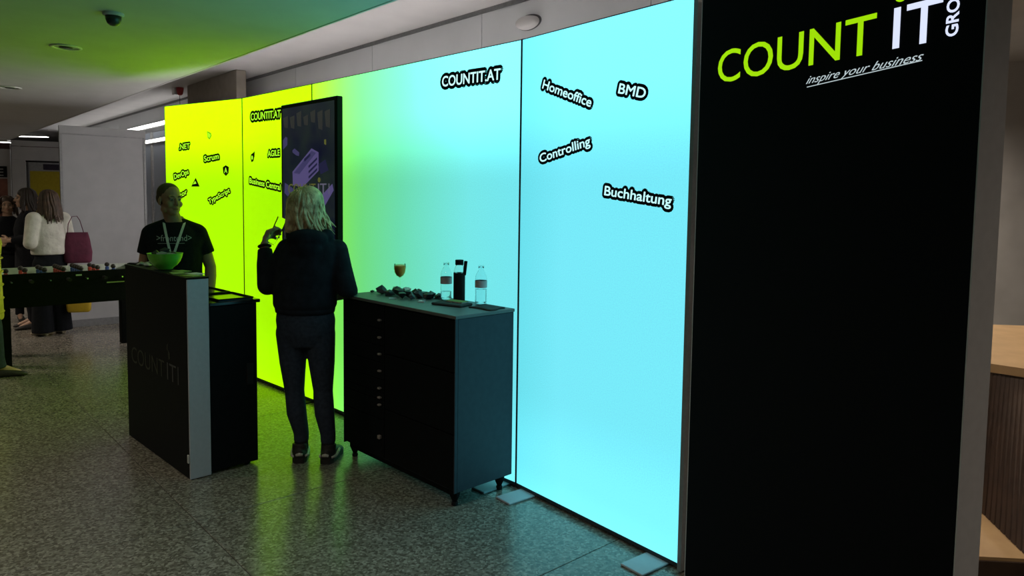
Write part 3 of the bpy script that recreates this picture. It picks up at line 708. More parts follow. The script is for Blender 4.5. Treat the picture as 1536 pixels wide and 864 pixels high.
for k, (x, y, a, lb) in enumerate(((0.36,0.12,0.4,'small white scrap at the front of the wrapper heap'),(0.545,0.20,0.9,'small white scrap between heap and cabinet front, nearest the bottles'),(0.585,0.17,-0.3,'pale scrap alone near the front edge of the cabinet top'))):
    o = MB().add([(-0.022,-0.010,0),(0.022,-0.012,0),(0.020,0.012,0.0),(-0.018,0.010,0),(-0.022,-0.010,0.003),(0.022,-0.012,0.007),(0.020,0.012,0.003),(-0.018,0.010,0.008)],
                 [(3,2,1,0),(4,5,6,7),(0,1,5,4),(1,2,6,5),(2,3,7,6),(3,0,4,7)]).build('paper_scrap', M['paper'], None, loc=on_cab(x, y), rz=a)
    tag(o, lb, 'paper scrap', 'white scraps on the cabinet')
px = on_cab(0.33, 0.25)
o = MB().add([(-0.018,-0.014,0),(0.02,-0.012,0),(0.018,0.014,0),(-0.02,0.012,0),(-0.018,-0.014,0.004),(0.02,-0.012,0.009),(0.018,0.014,0.004),(-0.02,0.012,0.007)],
             [(3,2,1,0),(4,5,6,7),(0,1,5,4),(1,2,6,5),(2,3,7,6),(3,0,4,7)]).xf(Matrix.Rotation(0.5,4,'X')).build('paper_scrap', M['paper'], None, loc=(px[0],px[1],CH_+0.045), rz=0.6)
tag(o, 'white scrap tucked in the middle of the wrapper heap', 'paper scrap', 'white scraps on the cabinet')
# pouch with green notebook, cloth
px = on_cab(0.785, 0.235)
o = MB().bbox(-0.105, 0.105, -0.06, 0.06, 0, 0.014, r=0.005).build('tablet_pouch', M['felt'], None, loc=px, rz=CTH-pi+0.25)
tag(o, 'flat black pouch lying in front of the flask', 'pouch')
px = on_cab(0.79, 0.27)
nb = thing('notebook', 'thin notebook with green cover on the black pouch', 'notebook', (px[0], px[1], CH_+0.014), CTH-pi+0.15)
MB().bbox(-0.06, 0.06, -0.028, 0.028, 0.0, 0.006, r=0.001).build('pages', M['paper'], nb)
MB().bbox(-0.062, 0.062, -0.03, 0.03, 0.006, 0.0085, r=0.0008).build('cover', M['paper_green'], nb)
rnd = random.Random(5); nx, ny = 12, 8; vs = []; 
for j in range(ny+1):
    for i in range(nx+1):
        u, v = i/nx, j/ny
        h = 0.006+0.010*(0.5+0.5*sin(5*u+3*v))*(1-abs(2*u-1))*(1-abs(2*v-1)) + rnd.uniform(0,0.002)
        vs.append(((u-0.5)*0.165+0.01*sin(6*v), (v-0.5)*0.13+0.008*sin(5*u), h))
nt_ = len(vs); vs += [(x, y, 0.0) for x, y, z in vs]
fs = []
for j in range(ny):
    for i in range(nx):
        a = j*(nx+1)+i; fs.append((a, a+1, a+nx+2, a+nx+1)); fs.append((nt_+a, nt_+a+nx+1, nt_+a+nx+2, nt_+a+1))
for i in range(nx):
    a = i; fs.append((a, nt_+a, nt_+a+1, a+1)); a = ny*(nx+1)+i; fs.append((a, a+1, nt_+a+1, nt_+a))
for j in range(ny):
    a = j*(nx+1); fs.append((a, a+nx+1, nt_+a+nx+1, nt_+a)); a = j*(nx+1)+nx; fs.append((a, nt_+a, nt_+a+nx+1, a+nx+1))
px = on_cab(1.000, 0.315)
tag(MB().add(vs, fs).build('cleaning_cloth', M['felt'], None, smooth=True, loc=px, rz=CTH-pi+0.1), 'dark folded cloth at the right end of the cabinet top', 'cloth')
px = on_cab(0.035, 0.19)
tag(crumple(0.016, 99, 0.5).build('small_cap', M['foil'], None, loc=px), 'tiny dark bit at the left end of the cabinet top', 'bottle cap')

# ------------------------------------------------------------------ ceiling fixtures
def downlight(x, y, label, lit, k=1.0):
    t = thing('ceiling_downlight', label, 'downlight', (x, y, CZ if x*N.x+y*N.y < EA else SZ), 0, 'recessed ceiling downlights')
    MB().lathe([(0.105,0.0),(0.108,-0.006),(0.104,-0.011),(0.084,-0.011),(0.080,-0.004),(0.080,0.0)], 28, cap=False).build('trim_ring', M['white_metal'], t, smooth=True)
    MB().lathe([(0.081,-0.003),(0.079,-0.0045),(0.030,-0.0046),(0.001,-0.0047)], 24).build('reflector', M['alu'] if not lit else M['white_metal'], t, smooth=True)
    MB().lathe([(0.045,-0.0048),(0.045,-0.010),(0.040,-0.012),(0.001,-0.0125)], 20).build('bulb', M['lamp_bulb'] if lit else M['sensor'], t, smooth=True)
    if lit:
        ld = bpy.data.lights.new('downlight_beam', 'SPOT'); ld.energy = DOWNLIGHT_W*k; ld.color = (1.0, 0.86, 0.70)
        ld.spot_size = radians(150); ld.spot_blend = 0.9; ld.shadow_soft_size = 0.06
        lo = bpy.data.objects.new('downlight_beam', ld); col.objects.link(lo); lo.parent = t; lo.location = (0, 0, -0.03)
    return t
M['lamp_bulb'] = mat('lamp_bulb', (0.9,0.9,0.88), rough=0.4, emit=(1.0,0.92,0.82), estr=6.0)
downlight(-4.161*KA_, 6.784*KA_, 'unlit recessed downlight nearer the camera in the green-lit ceiling', False)
downlight(-6.49*KA_, 9.379*KA_, 'unlit recessed downlight farther back at the left ceiling edge', False)
for k, (x, y, lb) in enumerate(((-3.0,1.2,'lit recessed downlight left of the viewer, out of the picture'),(-0.9,1.9,'added unseen downlight over the open floor before the cabinet, lighting the hair'),
                                (-4.6,3.4,'lit recessed downlight far left, out of the picture'),(3.2,0.2,'added unseen downlight right of the viewer, lighting the tower side'))):
    downlight(x, y, lb, True, 0.4 if 'cabinet' in lb else 1.0)  # floor lamp is added for the hair, right-hand lamp for the tower side
for k, (x, y, lb) in enumerate(((-7.2,6.6,'lit recessed downlight over the football table end, out of the picture'),(-8.6,8.9,'lit recessed downlight over the far stands'),(-10.5,12.0,'lit recessed downlight deep in the far stands'))):
    downlight(x, y, lb, True, 2.2)
downlight(2.95, 4.6, 'added unseen downlight over the wooden bar, hidden by the tower', True, 1.1)  # added out of sight to brighten the bar and the tower
downlight(2.3, 2.9, 'added unseen downlight over the wooden bar front, lighting the tower side', True, 0.6)  # added above the view to brighten the tower side
downlight(3.9, 6.9, 'added unseen downlight brightening the right wall, hidden by the tower', True, 2.4)  # added behind the tower to lift the right wall
s_ = thing('ceiling_sensor', 'small dark domed sensor on the green-lit ceiling', 'sensor', (-3.031*KA_, 5.536*KA_, CZ))
MB().lathe([(0.060,0.0),(0.060,-0.012),(0.054,-0.018),(0.001,-0.018)][::-1], 24).build('mounting_ring', M['plaster'], s_, smooth=False)
MB().lathe([(0.001,-0.078),(0.020,-0.075),(0.036,-0.062),(0.044,-0.040),(0.046,-0.018)], 24).build('dome', M['sensor'], s_, smooth=True)
# red alarm sounder on the soffit with a drop wire
al = thing('alarm_sounder', 'small white and red alarm sounder hanging from the soffit', 'alarm', (-4.256*KB, 9.246*KB, SZ), RZ_W)
MB().bbox(-0.115, -0.002, -0.06, 0.05, -0.10, 0.0, r=0.006).build('back_box', M['white_metal'], al)
MB().lathe([(0.022,-0.115),(0.040,-0.095),(0.052,-0.03),(0.054,0.0)], 16, (0.055, 0, 0)).build('red_horn', M['red'], al, smooth=True)
MB().tube([(0.045,0,-0.11),(0.046,0,-0.35)], 0.004, 6).build('drop_wire', M['black_rubber'], al)
# oval bulkhead fixture on the wall above the joint of the two blue panels
q = Vector((0.101, 4.919))*KB; a_ = a_of(q.x, q.y)
x, y = bw(a_, EB)
bk = thing('bulkhead_fixture', 'pale oval domed fixture on the wall above the light blue panels', 'wall fixture', (x, y, 3.034), RZ_W)
mb = MB(); rings = []
for (s1, d) in ((1.0, 0.0), (1.0, -0.02), (0.95, -0.045), (0.78, -0.068), (0.45, -0.082), (0.12, -0.086)):
    rings.append([(0.124*s1*cos(2*pi*i/28), d, -0.053*s1*sin(2*pi*i/28)) for i in range(28)])
mb.loft(rings).build('dome', M['soffit'], bk, smooth=True)
rings = [[(0.134*s1*cos(2*pi*i/28), d, -0.061*s1*sin(2*pi*i/28)+0.006) for i in range(28)] for s1, d in ((1,0.0),(1,-0.012),(0.92,-0.016))]
MB().loft(rings).build('shade_ring', M['shadowgap'], bk)  # dark ring set slightly high, painting the shade around the dome

# ------------------------------------------------------------------ exhibition partitions on the left
pa, pb = Vector((-5.46, 8.71)), Vector((-4.73, 9.32))
PL_ = (pb-pa).length; prz = atan2(pb.y-pa.y, pb.x-pa.x)
pt_ = thing('partition_panel', 'grey exhibition partition behind the football table', 'partition', (pa.x, pa.y, 0), prz)
MB().bbox(0.03, PL_-0.03, 0.008, 0.032, 0.09, 2.36, r=0.002).build('infill_board', M['partition'], pt_)
MB().bbox(0.0, PL_, 0, 0.04, 2.37, 2.465, r=0.003).build('top_rail', M['partition'], pt_)
MB().bbox(0.03, PL_-0.03, 0.004, 0.036, 2.358, 2.371, r=0.001).build('shadow_joint', M['partition_rail'], pt_)
for s0 in (0.0, PL_-0.03): MB().bbox(s0, s0+0.03, 0, 0.04, 0, 2.37, r=0.003).build('upright', M['partition_rail'], pt_)
MB().bbox(0.03, PL_-0.03, 0.0, 0.04, 0.0, 0.09, r=0.003).build('foot_rail', M['baseboard'], pt_)
# farther partition with a portal and a yellow poster
fa = Vector((-8.09, 11.70)); frz = radians(28)
fp = thing('portal_partition', 'grey far partition with a portal opening around the yellow poster', 'partition', (fa.x, fa.y, 0), frz)
MB().bbox(-0.02, 0.17, 0, 0.05, 0, 2.18, r=0.004).build('portal_post', M['partition'], fp)
MB().bbox(-0.02, 1.9, 0, 0.05, 2.18, 2.40, r=0.004).build('portal_header', M['partition'], fp)
MB().bbox(-0.02, 1.9, 0.0, 0.05, 2.41, 2.50, r=0.004).build('portal_top_rail', M['partition'], fp)
MB().bbox(0.17, 1.9, 0.004, 0.05, 2.155, 2.18, r=0.002).build('portal_lintel_strip', M['black'], fp)
MB().bbox(1.75, 1.9, 0, 0.05, 0, 2.18, r=0.004).build('portal_post', M['partition'], fp)
fq = Matrix.Rotation(frz, 4, 'Z') @ Vector((0.17, 0.35, 0))
ps = thing('poster_board', 'yellow poster board with a dark header sign inside the portal', 'poster', (fa.x+fq.x, fa.y+fq.y, 0), frz)
MB().bbox(0, 1.6, 0, 0.03, 0.0, 2.28, r=0.003).build('board', M['partition_rail'], ps)
MB().bbox(0.02, 1.5, -0.006, 0.0, 0.2, 2.02, r=0.001).build('yellow_sheet', M['yellow_poster'], ps)
MB().bbox(0.21, 0.66, -0.014, -0.001, 2.045, 2.14, r=0.002).build('header_sign', M['sign_dark'], ps)
# leftmost partition with a dark sign and a reddish picture
la = Matrix.Rotation(frz, 4, 'Z') @ Vector((-1.1, 0.15, 0))
lp = thing('picture_partition', 'grey partition at the left edge with dark sign and reddish picture', 'partition', (fa.x+la.x, fa.y+la.y, 0), frz)
MB().bbox(0, 1.05, 0, 0.05, 0, 2.36, r=0.004).build('board', M['partition'], lp)
MB().bbox(0.0, 1.05, -0.004, 0.05, 2.36, 2.46, r=0.004).build('top_rail', M['dark_red'], lp)
MB().bbox(0.1, 1.0, -0.012, -0.001, 1.90, 2.08, r=0.002).build('dark_sign', M['black'], lp)
for k in range(3): MB().box(0.2, 0.95, -0.0145, -0.0125, 1.925+k*0.05, 1.940+k*0.05).build('sign_line', M['partition_rail'], lp)
MB().bbox(0.1, 1.0, -0.010, -0.001, 1.25, 1.88, r=0.002).build('picture', M['poster_skin'], lp)
# far ceiling luminaires
for (x, y, L_, rz_, lb) in ((-13.1, 19.75, 0.40, radians(4), 'bright linear ceiling lamp above the portal partition'), (-12.95*KA_, 18.4*KA_, 0.14, radians(4), 'bright linear ceiling lamp at the far left edge')):
    t = thing('ceiling_strip_lamp', lb, 'lamp', (x, y, CZ if x*N.x+y*N.y < EA else SZ), rz_)
    MB().bbox(-L_, L_, -0.10, 0.10, -0.05, 0.0, r=0.005).build('housing', M['white_metal'], t)
    MB().bbox(-L_+0.02, L_-0.02, -0.085, 0.085, -0.062, -0.051, r=0.004).build('diffuser', M['lamp_on'], t)
t = MB().bbox(-13.75, -12.45, 20.2, 20.5, 2.82, 3.09, r=0.01).build('ceiling_beam', M['dark_red'])
struct(t, 'dark red beam under the far ceiling lamp')

# ------------------------------------------------------------------ football table
FU = radians(42.5)
u_ = Vector((cos(FU), sin(FU))); v_ = Vector((-sin(FU), cos(FU)))
near = Vector((-3.962, 7.336)); nv = near.dot(v_); un = near.dot(u_)
fo = u_*(un-1.10) + v_*nv
ft = thing('football_table', 'dark green football table with rows of red and blue players', 'football table', (fo.x, fo.y, 0), FU)
FL, FW = 1.32, 0.70; FZ0, FZ1 = 0.56, 0.88
MB().bbox(0, FL, 0, 0.028, FZ0, FZ1, r=0.003).build('side_board', M['table_green'], ft)
MB().bbox(0, FL, FW-0.028, FW, FZ0, FZ1, r=0.003).build('side_board', M['table_green'], ft)
MB().box(0.03, FL-0.03, FW-0.034, FW-0.0285, 0.72, FZ1+0.004).build('inner_lining', M['table_inner'], ft)
for x0 in (0, FL-0.028): MB().bbox(x0, x0+0.028, 0.028, FW-0.028, FZ0, FZ1, r=0.003).build('end_board', M['table_green'], ft)
MB().box(0.028, FL-0.028, 0.028, FW-0.028, 0.70, 0.715).build('playing_field', M['table_inner'], ft)
for x0 in (0.02, FL-0.12):
    for y0 in (0.01, FW-0.11): MB().bbox(x0, x0+0.10, y0, y0+0.10, 0.0, FZ0, r=0.006).build('leg', M['table_green'], ft)
# name plate
MB().box(0.93, 1.09, -0.003, 0.001, 0.748, 0.758).build('name_strip', M['paper_green'], ft)
MB().box(0.66, 0.71, -0.004, 0.001, 0.835, 0.850).build('side_badge', M['alu'], ft)
def player_mesh():
    mb = MB()
    mb.bbox(-0.011, 0.011, -0.014, 0.014, -0.030, 0.030, r=0.005)
    mb.bbox(-0.009, 0.012, -0.010, 0.010, -0.085, -0.030, r=0.004)
    return mb
pm = {k: player_mesh().mesh('player_figure') for k in ('player_red', 'player_blue')}
hm = MB().ell((0, 0, 0.047), (0.017, 0.017, 0.020), 10, 7).mesh('player_head')
counts = [1, 2, 3, 5, 5, 3, 2, 1]
cols_ = ['player_red','player_red','player_blue','player_red','player_blue','player_red','player_blue','player_blue']
for r_ in range(8):
    xr = 0.12 + r_*(FL-0.24)/7
    rod = MB().tube([(xr, -0.12, 0.815), (xr, FW+0.10, 0.815)], 0.0075, 8).build('rod', M['steel'], ft)
    if r_ % 2: MB().lathe([(0.014,-0.06),(0.017,-0.03),(0.015,0.03),(0.017,0.05)], 10).xf(Matrix.Translation((xr, -0.10, 0.815)) @ Matrix.Rotation(pi/2, 4, 'X')).build('handle', M['black_rubber'], rod)
    n_ = counts[r_]
    for k in range(n_):
        yy = 0.10 + (FW-0.2)*(k+0.5)/n_ if n_ > 1 else 0.22
        m_ = M[cols_[r_]]
        p = obj('player_figure', pm[cols_[r_]], m_, rod, loc=(xr, yy, 0.838))
        hh = obj('player_head', hm, M['player_dark'], rod, loc=(xr, yy, 0.838))
        p.scale = hh.scale = (1.45, 1.45, 1.2)

# ------------------------------------------------------------------ wooden bar block at the right edge
bn = thing('wooden_bench', 'wooden bar block with light top and dark slatted front at the right edge', 'bench')
bot = [(2.20,2.62),(2.267,3.062),(2.362,3.519),(2.60,4.40),(4.6,4.4),(4.6,2.4)]
top = [(2.95,3.24),(2.62,3.57),(2.50,3.69),(2.70,4.50),(4.6,4.5),(4.6,2.5)]
n_ = len(bot)
mb = MB(); mb.add([(x,y,0.12) for x,y in bot[::-1]]+[(x,y,0.775) for x,y in top[::-1]], [tuple(range(n_-1,-1,-1)), tuple(range(n_,2*n_))]+[(i,(i+1)%n_,n_+(i+1)%n_,n_+i) for i in range(n_)])
mb.build('slatted_body', M['wood_dark'], bn)
for e in range(3):
    b0, b1 = Vector(bot[e]), Vector(bot[e+1]); t0, t1 = Vector(top[e]), Vector(top[e+1])
    ns = 9 if e != 2 else 12
    for k in range(ns):
        f0, f1 = (k+0.12)/ns, (k+0.88)/ns
        dd = (b1-b0).normalized(); nn = Vector((-dd.y, dd.x))*0.012
        c = [b0.lerp(b1,f0), b0.lerp(b1,f1), t0.lerp(t1,f1), t0.lerp(t1,f0)]
        zz = [0.122, 0.122, 0.772, 0.772]
        vs = [(p.x, p.y, z) for p, z in zip(c, zz)] + [(p.x+nn.x, p.y+nn.y, z) for p, z in zip(c, zz)]
        MB().add(vs, [(0,1,2,3),(7,6,5,4),(0,4,5,1),(1,5,6,2),(2,6,7,3),(3,7,4,0)]).build('slat', M['wood_dark'], bn)
tp = [(2.97,3.20),(2.60,3.565),(2.475,3.695),(2.90,4.30),(3.30,4.93),(4.6,4.75),(4.6,2.5)]
MB().prism(tp, 0.775, 0.82).build('light_wood_top', M['wood_light'], bn)
MB().prism([(1.85,3.03),(2.224,3.002),(3.0,2.35),(4.8,2.2),(4.8,4.7),(2.45,4.7)], 0.0, 0.12).build('plinth', M['wood_light'], bn)
MB().prism([(1.84,3.022),(2.222,2.992),(3.0,2.34),(4.8,2.19),(4.8,2.21),(3.0,2.36),(2.226,3.012),(1.85,3.04)], 0.0, 0.105).build('plinth_front', M['wood_dark'], bn)

# ------------------------------------------------------------------ people
def seg(mb, a, b, ra, rb, n=None, ends=True):
    """tapered limb piece between two joints (rounded ends)"""
    a, b = Vector(a), Vector(b)
    L_ = (b-a).length
    k = max(3, int(L_/0.02)) if n is None else n
    d = (b-a).normalized() if L_ > 1e-6 else Vector((0,0,1))
    u = d.cross(Vector((0,0,1)) if abs(d.z) < 0.9 else Vector((1,0,0))).normalized(); v = d.cross(u)
    rings = [[tuple(a+d*L_*t+(ra+(rb-ra)*t)*(u*cos(2*pi*i/14)+v*sin(2*pi*i/14))) for i in range(14)] for t in (0, 0.25, 0.5, 0.75, 1)]
    mb.loft(rings)
    if ends:
        mb.ell(a, (ra,ra,ra), 14, 9); mb.ell(b, (rb,rb,rb), 14, 9)
    return mb
def chain(mb, pts, ends=True):
    for (p, r), (q, s) in zip(pts[:-1], pts[1:]): seg(mb, p, q, r, s)
    return mb
def torso(mb, levels, n=22):
    """levels = (cx, cy, z, rx, ry) from below"""
    rings = [[(cx+rx*cos(2*pi*i/n), cy+ry*sin(2*pi*i/n), z) for i in range(n)] for cx, cy, z, rx, ry in levels]
    return mb.loft(rings)
def head_parts(mb, c, rot, tilt=0.0, s=1.0, neck_to=None):
    H = MB()
    H.ell((0,-0.012,0.032), (0.074,0.094,0.083), 18, 12)
    H.ell((0,0.030,-0.030), (0.062,0.060,0.085), 16, 10)
    H.ell((0,0.048,-0.082), (0.045,0.042,0.036), 14, 8)
    H.ell((0,0.075,-0.104), (0.020,0.016,0.016), 10, 7)
    seg(H, (0,0.086,0.004), (0,0.108,-0.034), 0.009, 0.0135)
    H.ell((0.011,0.096,-0.038), (0.010,0.010,0.008), 8, 6); H.ell((-0.011,0.096,-0.038), (0.010,0.010,0.008), 8, 6)
    seg(H, (-0.042,0.074,0.018), (0.042,0.074,0.018), 0.0125, 0.0125)
    for s1 in (-1, 1):
        H.ell((s1*0.040,0.062,-0.035), (0.024,0.024,0.026), 10, 7)
        H.ell((s1*0.076,-0.006,-0.018), (0.009,0.018,0.031), 10, 8)
        H.ell((s1*0.052,0.010,-0.075), (0.018,0.035,0.026), 10, 7)
    H.ell((0,0.086,-0.065), (0.024,0.012,0.007), 10, 6); H.ell((0,0.084,-0.076), (0.021,0.012,0.007), 10, 6)
    Mx = Matrix.Translation(c) @ Matrix.Rotation(rot, 4, 'Z') @ Matrix.Rotation(tilt, 4, 'X') @ Matrix.Scale(s, 4)
    H.xf(Mx); mb.add(H.v, H.f)
    if neck_to is not None:
        a = Mx @ Vector((0,-0.015,-0.055)); seg(mb, a, neck_to, 0.054*s, 0.062*s)
    return Mx
def face_details(parent, Mx, brow):
    for s1 in (-1, 1):
        e = MB().ell((s1*0.031,0.0795,-0.001), (0.0125,0.0105,0.0085), 12, 8).xf(Mx).build('eye', M['eye_white'], parent, smooth=True)
        MB().ell((s1*0.031,0.0885,-0.001), (0.0058,0.0026,0.0058), 10, 6).xf(Mx).build('iris', M['iris'], e, smooth=True)
        MB().tube([(s1*0.014,0.0905,0.020),(s1*0.030,0.0900,0.025),(s1*0.048,0.0800,0.020)], [0.003,0.0038,0.002], 6).xf(Mx).build('eyebrow', M[brow], parent, smooth=True)
    MB().tube([(-0.024,0.0885,-0.070),(-0.010,0.0975,-0.0685),(0,0.0985,-0.0700),(0.010,0.0975,-0.0685),(0.024,0.0885,-0.070)], [0.002,0.0048,0.0052,0.0048,0.002], 8).xf(Mx).build('lips', M['lips'], parent, smooth=True)
def hand_parts(mb, wrist, d, palm, thumb, curl=0.35, s=1.0, thumb_curl=0.3, spread=0.06):
    """d finger direction, palm = direction the palm faces, thumb = side of the thumb"""
    w = Vector(wrist); d = Vector(d).normalized(); p = Vector(palm); p = (p-d*p.dot(d)).normalized()
    t = Vector(thumb); t = (t-d*t.dot(d)-p*t.dot(p)).normalized()
    for k in range(4):
        o = (1.5-k)*0.019*s
        seg(mb, w+t*o*0.55+d*0.008*s, w+d*0.085*s+t*o, 0.0135*s, 0.0115*s)
    lens = [(0.040,0.024,0.019),(0.045,0.027,0.021),(0.041,0.025,0.020),(0.032,0.019,0.017)]
    for k in range(4):
        o = (1.5-k)*0.0195*s; q = w+d*0.086*s+t*o
        dd = (d+t*(1.5-k)*spread).normalized(); ang = 0.0
        for j, l in enumerate(lens[k]):
            ang += curl*(0.8 if j == 0 else 1.0)
            e = q+(dd*cos(ang)+p*sin(ang))*l*s
            seg(mb, q, e, (0.0098-0.0008*j)*s, (0.0092-0.0008*j)*s, n=4); q = e
    q = w+d*0.022*s+t*0.022*s; e = q+(d*0.55+t*0.75+p*0.25).normalized()*0.040*s; seg(mb, q, e, 0.0155*s, 0.0115*s, n=4); q = e
    dd = (d*0.85+t*0.25+p*thumb_curl).normalized(); e = q+dd*0.030*s; seg(mb, q, e, 0.0112*s, 0.0100*s, n=4); q = e
    dd = (d*0.8+p*(0.2+thumb_curl)).normalized(); seg(mb, q, q+dd*0.024*s, 0.0098*s, 0.0085*s, n=4)
def shoe_parts(mb, heel, fwd, L_=0.26, w=0.045, h=0.075):
    """solid shoe from the heel point forward; fwd = unit direction on the floor"""
    f = Vector((fwd[0], fwd[1], 0)).normalized(); r = Vector((f.y, -f.x, 0)); o = Vector((heel[0], heel[1], 0))
    secs = [(0.0,0.55,0.85),(0.03,0.80,1.0),(0.09,0.82,0.98),(0.14,0.88,0.80),(0.19,1.0,0.62),(0.225,0.92,0.52),(0.25,0.66,0.42),(0.262,0.35,0.30)]
    rings = []
    for (t, ws, hs) in secs:
        c = o+f*t*L_/0.262; ww = w*ws; hh = h*hs
        rings.append([tuple(c+r*ww*cos(a)*(1.0 if sin(a) < 0 else 0.9)+Vector((0,0,max(0.0, hh*0.5+hh*0.5*sin(a)*(1 if sin(a) > 0 else 1.0))))) for a in [2*pi*i/16 for i in range(16)]])
    mb.loft(rings); return mb
def lock(mb, pts, r0, n=6, flat=0.55):
    k = len(pts); rr = [r0*(0.75+0.25*sin(pi*i/(k-1)))*(1.0 if i < k-2 else (0.7 if i == k-2 else 0.25)) for i in range(k)]
    mb.tube(pts, rr, n, flat)

# ---- woman with blonde hair, seen from behind (faces +y)
WO = (-1.205, 4.38, 0)
wo = thing('person', 'blonde person in black hoodie and navy jeans drinking, seen from behind', 'person', WO, 0.0, 'people at the booth')
def WL(x, y, z): return (x-WO[0], y-WO[1], z)
b = MB()
torso(b, [(-0.06,0.04,0.80,0.15,0.10),(-0.065,0.035,0.90,0.165,0.11),(-0.07,0.03,1.00,0.145,0.10),(-0.065,0.03,1.12,0.13,0.09),(-0.05,0.03,1.25,0.145,0.10),(-0.03,0.03,1.34,0.15,0.09),(-0.03,0.03,1.40,0.09,0.06),(-0.035,0.03,1.43,0.05,0.05)])
hc = Vector((-0.070, 0.060, 1.575))
WMx = head_parts(b, hc, radians(58), radians(-4), 0.97, neck_to=(-0.035,0.03,1.40))
sl, el, wl = WL(-1.385,4.42,1.315), WL(-1.505,4.41,1.09), WL(-1.545,4.480,1.335)
sr, er, wr = WL(-1.075,4.42,1.315), WL(-1.010,4.375,1.085), WL(-1.03,4.60,1.02)
for s0, e0, w0 in ((sl,el,wl),(sr,er,wr)):
    chain(b, [(s0,0.046),(e0,0.037),(w0,0.026)])
hipL, kneeL, ankL = WL(-1.362,4.41,0.80), WL(-1.343,4.41,0.43), WL(-1.300,4.40,0.09)
hipR, kneeR, ankR = WL(-1.182,4.41,0.80), WL(-1.165,4.41,0.43), WL(-1.128,4.38,0.09)
for h0, k0, a0 in ((hipL,kneeL,ankL),(hipR,kneeR,ankR)):
    chain(b, [(h0,0.078),(k0,0.048),(a0,0.034)])
ga = Vector((0.43,0.04,0.90)).normalized(); gb = Vector(WL(-1.510,4.535,1.372))-ga*0.035
hand_parts(b, Vector(wl)+Vector((-0.004,0.0,0.012)), Vector((-0.10,0.85,0.42)), Vector((0.95,0.10,-0.3)), ga, curl=0.76, s=1.1, thumb_curl=0.75, spread=0.02)
hand_parts(b, wr, (-0.7,0.15,-0.1), (-0.2,-0.9,0), (0,0.1,1), curl=0.3, s=0.9)
for a0, hx, fx in ((ankL,WL(-1.292,4.335,0),(-0.22,1)),(ankR,WL(-1.128,4.325,0),(0.05,1))):
    f_ = Vector((fx[0],fx[1],0)).normalized(); chain(b, [(a0,0.034),((hx[0]+f_.x*0.05,hx[1]+f_.y*0.05,0.045),0.030),((hx[0]+f_.x*0.18,hx[1]+f_.y*0.18,0.028),0.022)])
obj('body', remesh(b, 0.005, 4, 0.5, 'body'), M['skin'], wo)
face_details(wo, WMx, 'hair_blonde')
# jeans
j = MB()
torso(j, [(-0.062,0.035,0.72,0.140,0.105),(-0.063,0.030,0.80,0.176,0.125),(-0.065,0.028,0.88,0.182,0.130),(-0.068,0.028,0.96,0.170,0.118)])
for h0, k0, a0, sx in ((hipL,kneeL,ankL,-1),(hipR,kneeR,ankR,1)):
    mid = (Vector(h0)*0.5+Vector(k0)*0.5)+Vector((0,0,0))
    calf = Vector(k0)*0.62+Vector(a0)*0.38+Vector((0,-0.012,0))
    chain(j, [(h0,0.093),(tuple(mid),0.081),(k0,0.060),(tuple(calf),0.061),((a0[0],a0[1],0.17),0.047)])
    seg(j, (a0[0],a0[1],0.17), (a0[0],a0[1],0.115), 0.047, 0.046, ends=False)
    MB().loft([[(a0[0]+r_*cos(2*pi*i/18), a0[1]-0.002+r_*sin(2*pi*i/18), z) for i in range(18)] for z, r_ in ((0.07,0.043),(0.10,0.042),(0.14,0.041))]).build('sock', M['black_rubber'], wo, smooth=True)
obj('jeans', remesh(j, 0.008, 5, 0.5, 'jeans'), M['jeans'], wo)
# hoodie
hmb = MB()
torso(hmb, [(-0.067,0.025,0.945,0.180,0.135),(-0.067,0.025,0.975,0.195,0.148),(-0.067,0.025,1.04,0.195,0.150),(-0.060,0.025,1.14,0.190,0.148),(-0.045,0.025,1.24,0.190,0.140),(-0.030,0.025,1.31,0.190,0.125),(-0.028,0.022,1.355,0.160,0.105),(-0.030,0.020,1.39,0.115,0.085),(-0.032,0.02,1.42,0.080,0.072)])
hmb.ell((-0.028,-0.055,1.385), (0.125,0.070,0.060), 18, 10)      # the hood lying on the back
hmb.ell((-0.030,-0.075,1.330), (0.095,0.050,0.070), 16, 10)
seg(hmb, (-0.13,0.0,1.40), (-0.10,0.09,1.38), 0.045, 0.040); seg(hmb, (0.075,0.0,1.40), (0.04,0.09,1.38), 0.045, 0.040)
chain(hmb, [(sl,0.064),(tuple(Vector(sl).lerp(Vector(el),0.5)),0.062),(el,0.062),(tuple(Vector(el).lerp(Vector(wl),0.55)),0.056)])
seg(hmb, Vector(el).lerp(Vector(wl),0.5), Vector(el).lerp(Vector(wl),0.90), 0.056, 0.043, ends=False)
chain(hmb, [(sr,0.064),(tuple(Vector(sr).lerp(Vector(er),0.5)),0.062),(er,0.064),(tuple(Vector(er).lerp(Vector(wr),0.5)),0.056)])
seg(hmb, Vector(er).lerp(Vector(wr),0.5), Vector(er).lerp(Vector(wr),0.92), 0.056, 0.043, ends=False)
hmb.ell((-0.08,0.15,1.03), (0.13,0.03,0.07), 14, 8)               # kangaroo pocket
obj('hoodie', remesh(hmb, 0.008, 5, 0.5, 'hoodie'), M['hoodie'], wo)
MB().loft([[(-0.067+rx*cos(2*pi*i/28), 0.025+ry*sin(2*pi*i/28), z) for i in range(28)] for z, rx, ry in ((0.925,0.172,0.128),(0.930,0.180,0.136),(0.955,0.184,0.139),(0.960,0.180,0.136))]).build('hoodie_hem', M['hoodie'], wo, smooth=True)
# bracelet and ring
bw_ = Vector(el).lerp(Vector(wl), 0.965); bd = (Vector(wl)-Vector(el)).normalized()
uu = bd.cross(Vector((1,0,0))).normalized(); vv = bd.cross(uu)
MB().tube([tuple(bw_+0.034*(uu*cos(2*pi*i/20)+vv*sin(2*pi*i/20))) for i in range(21)], 0.008, 8).build('bracelet', M['black_rubber'], wo, smooth=True)
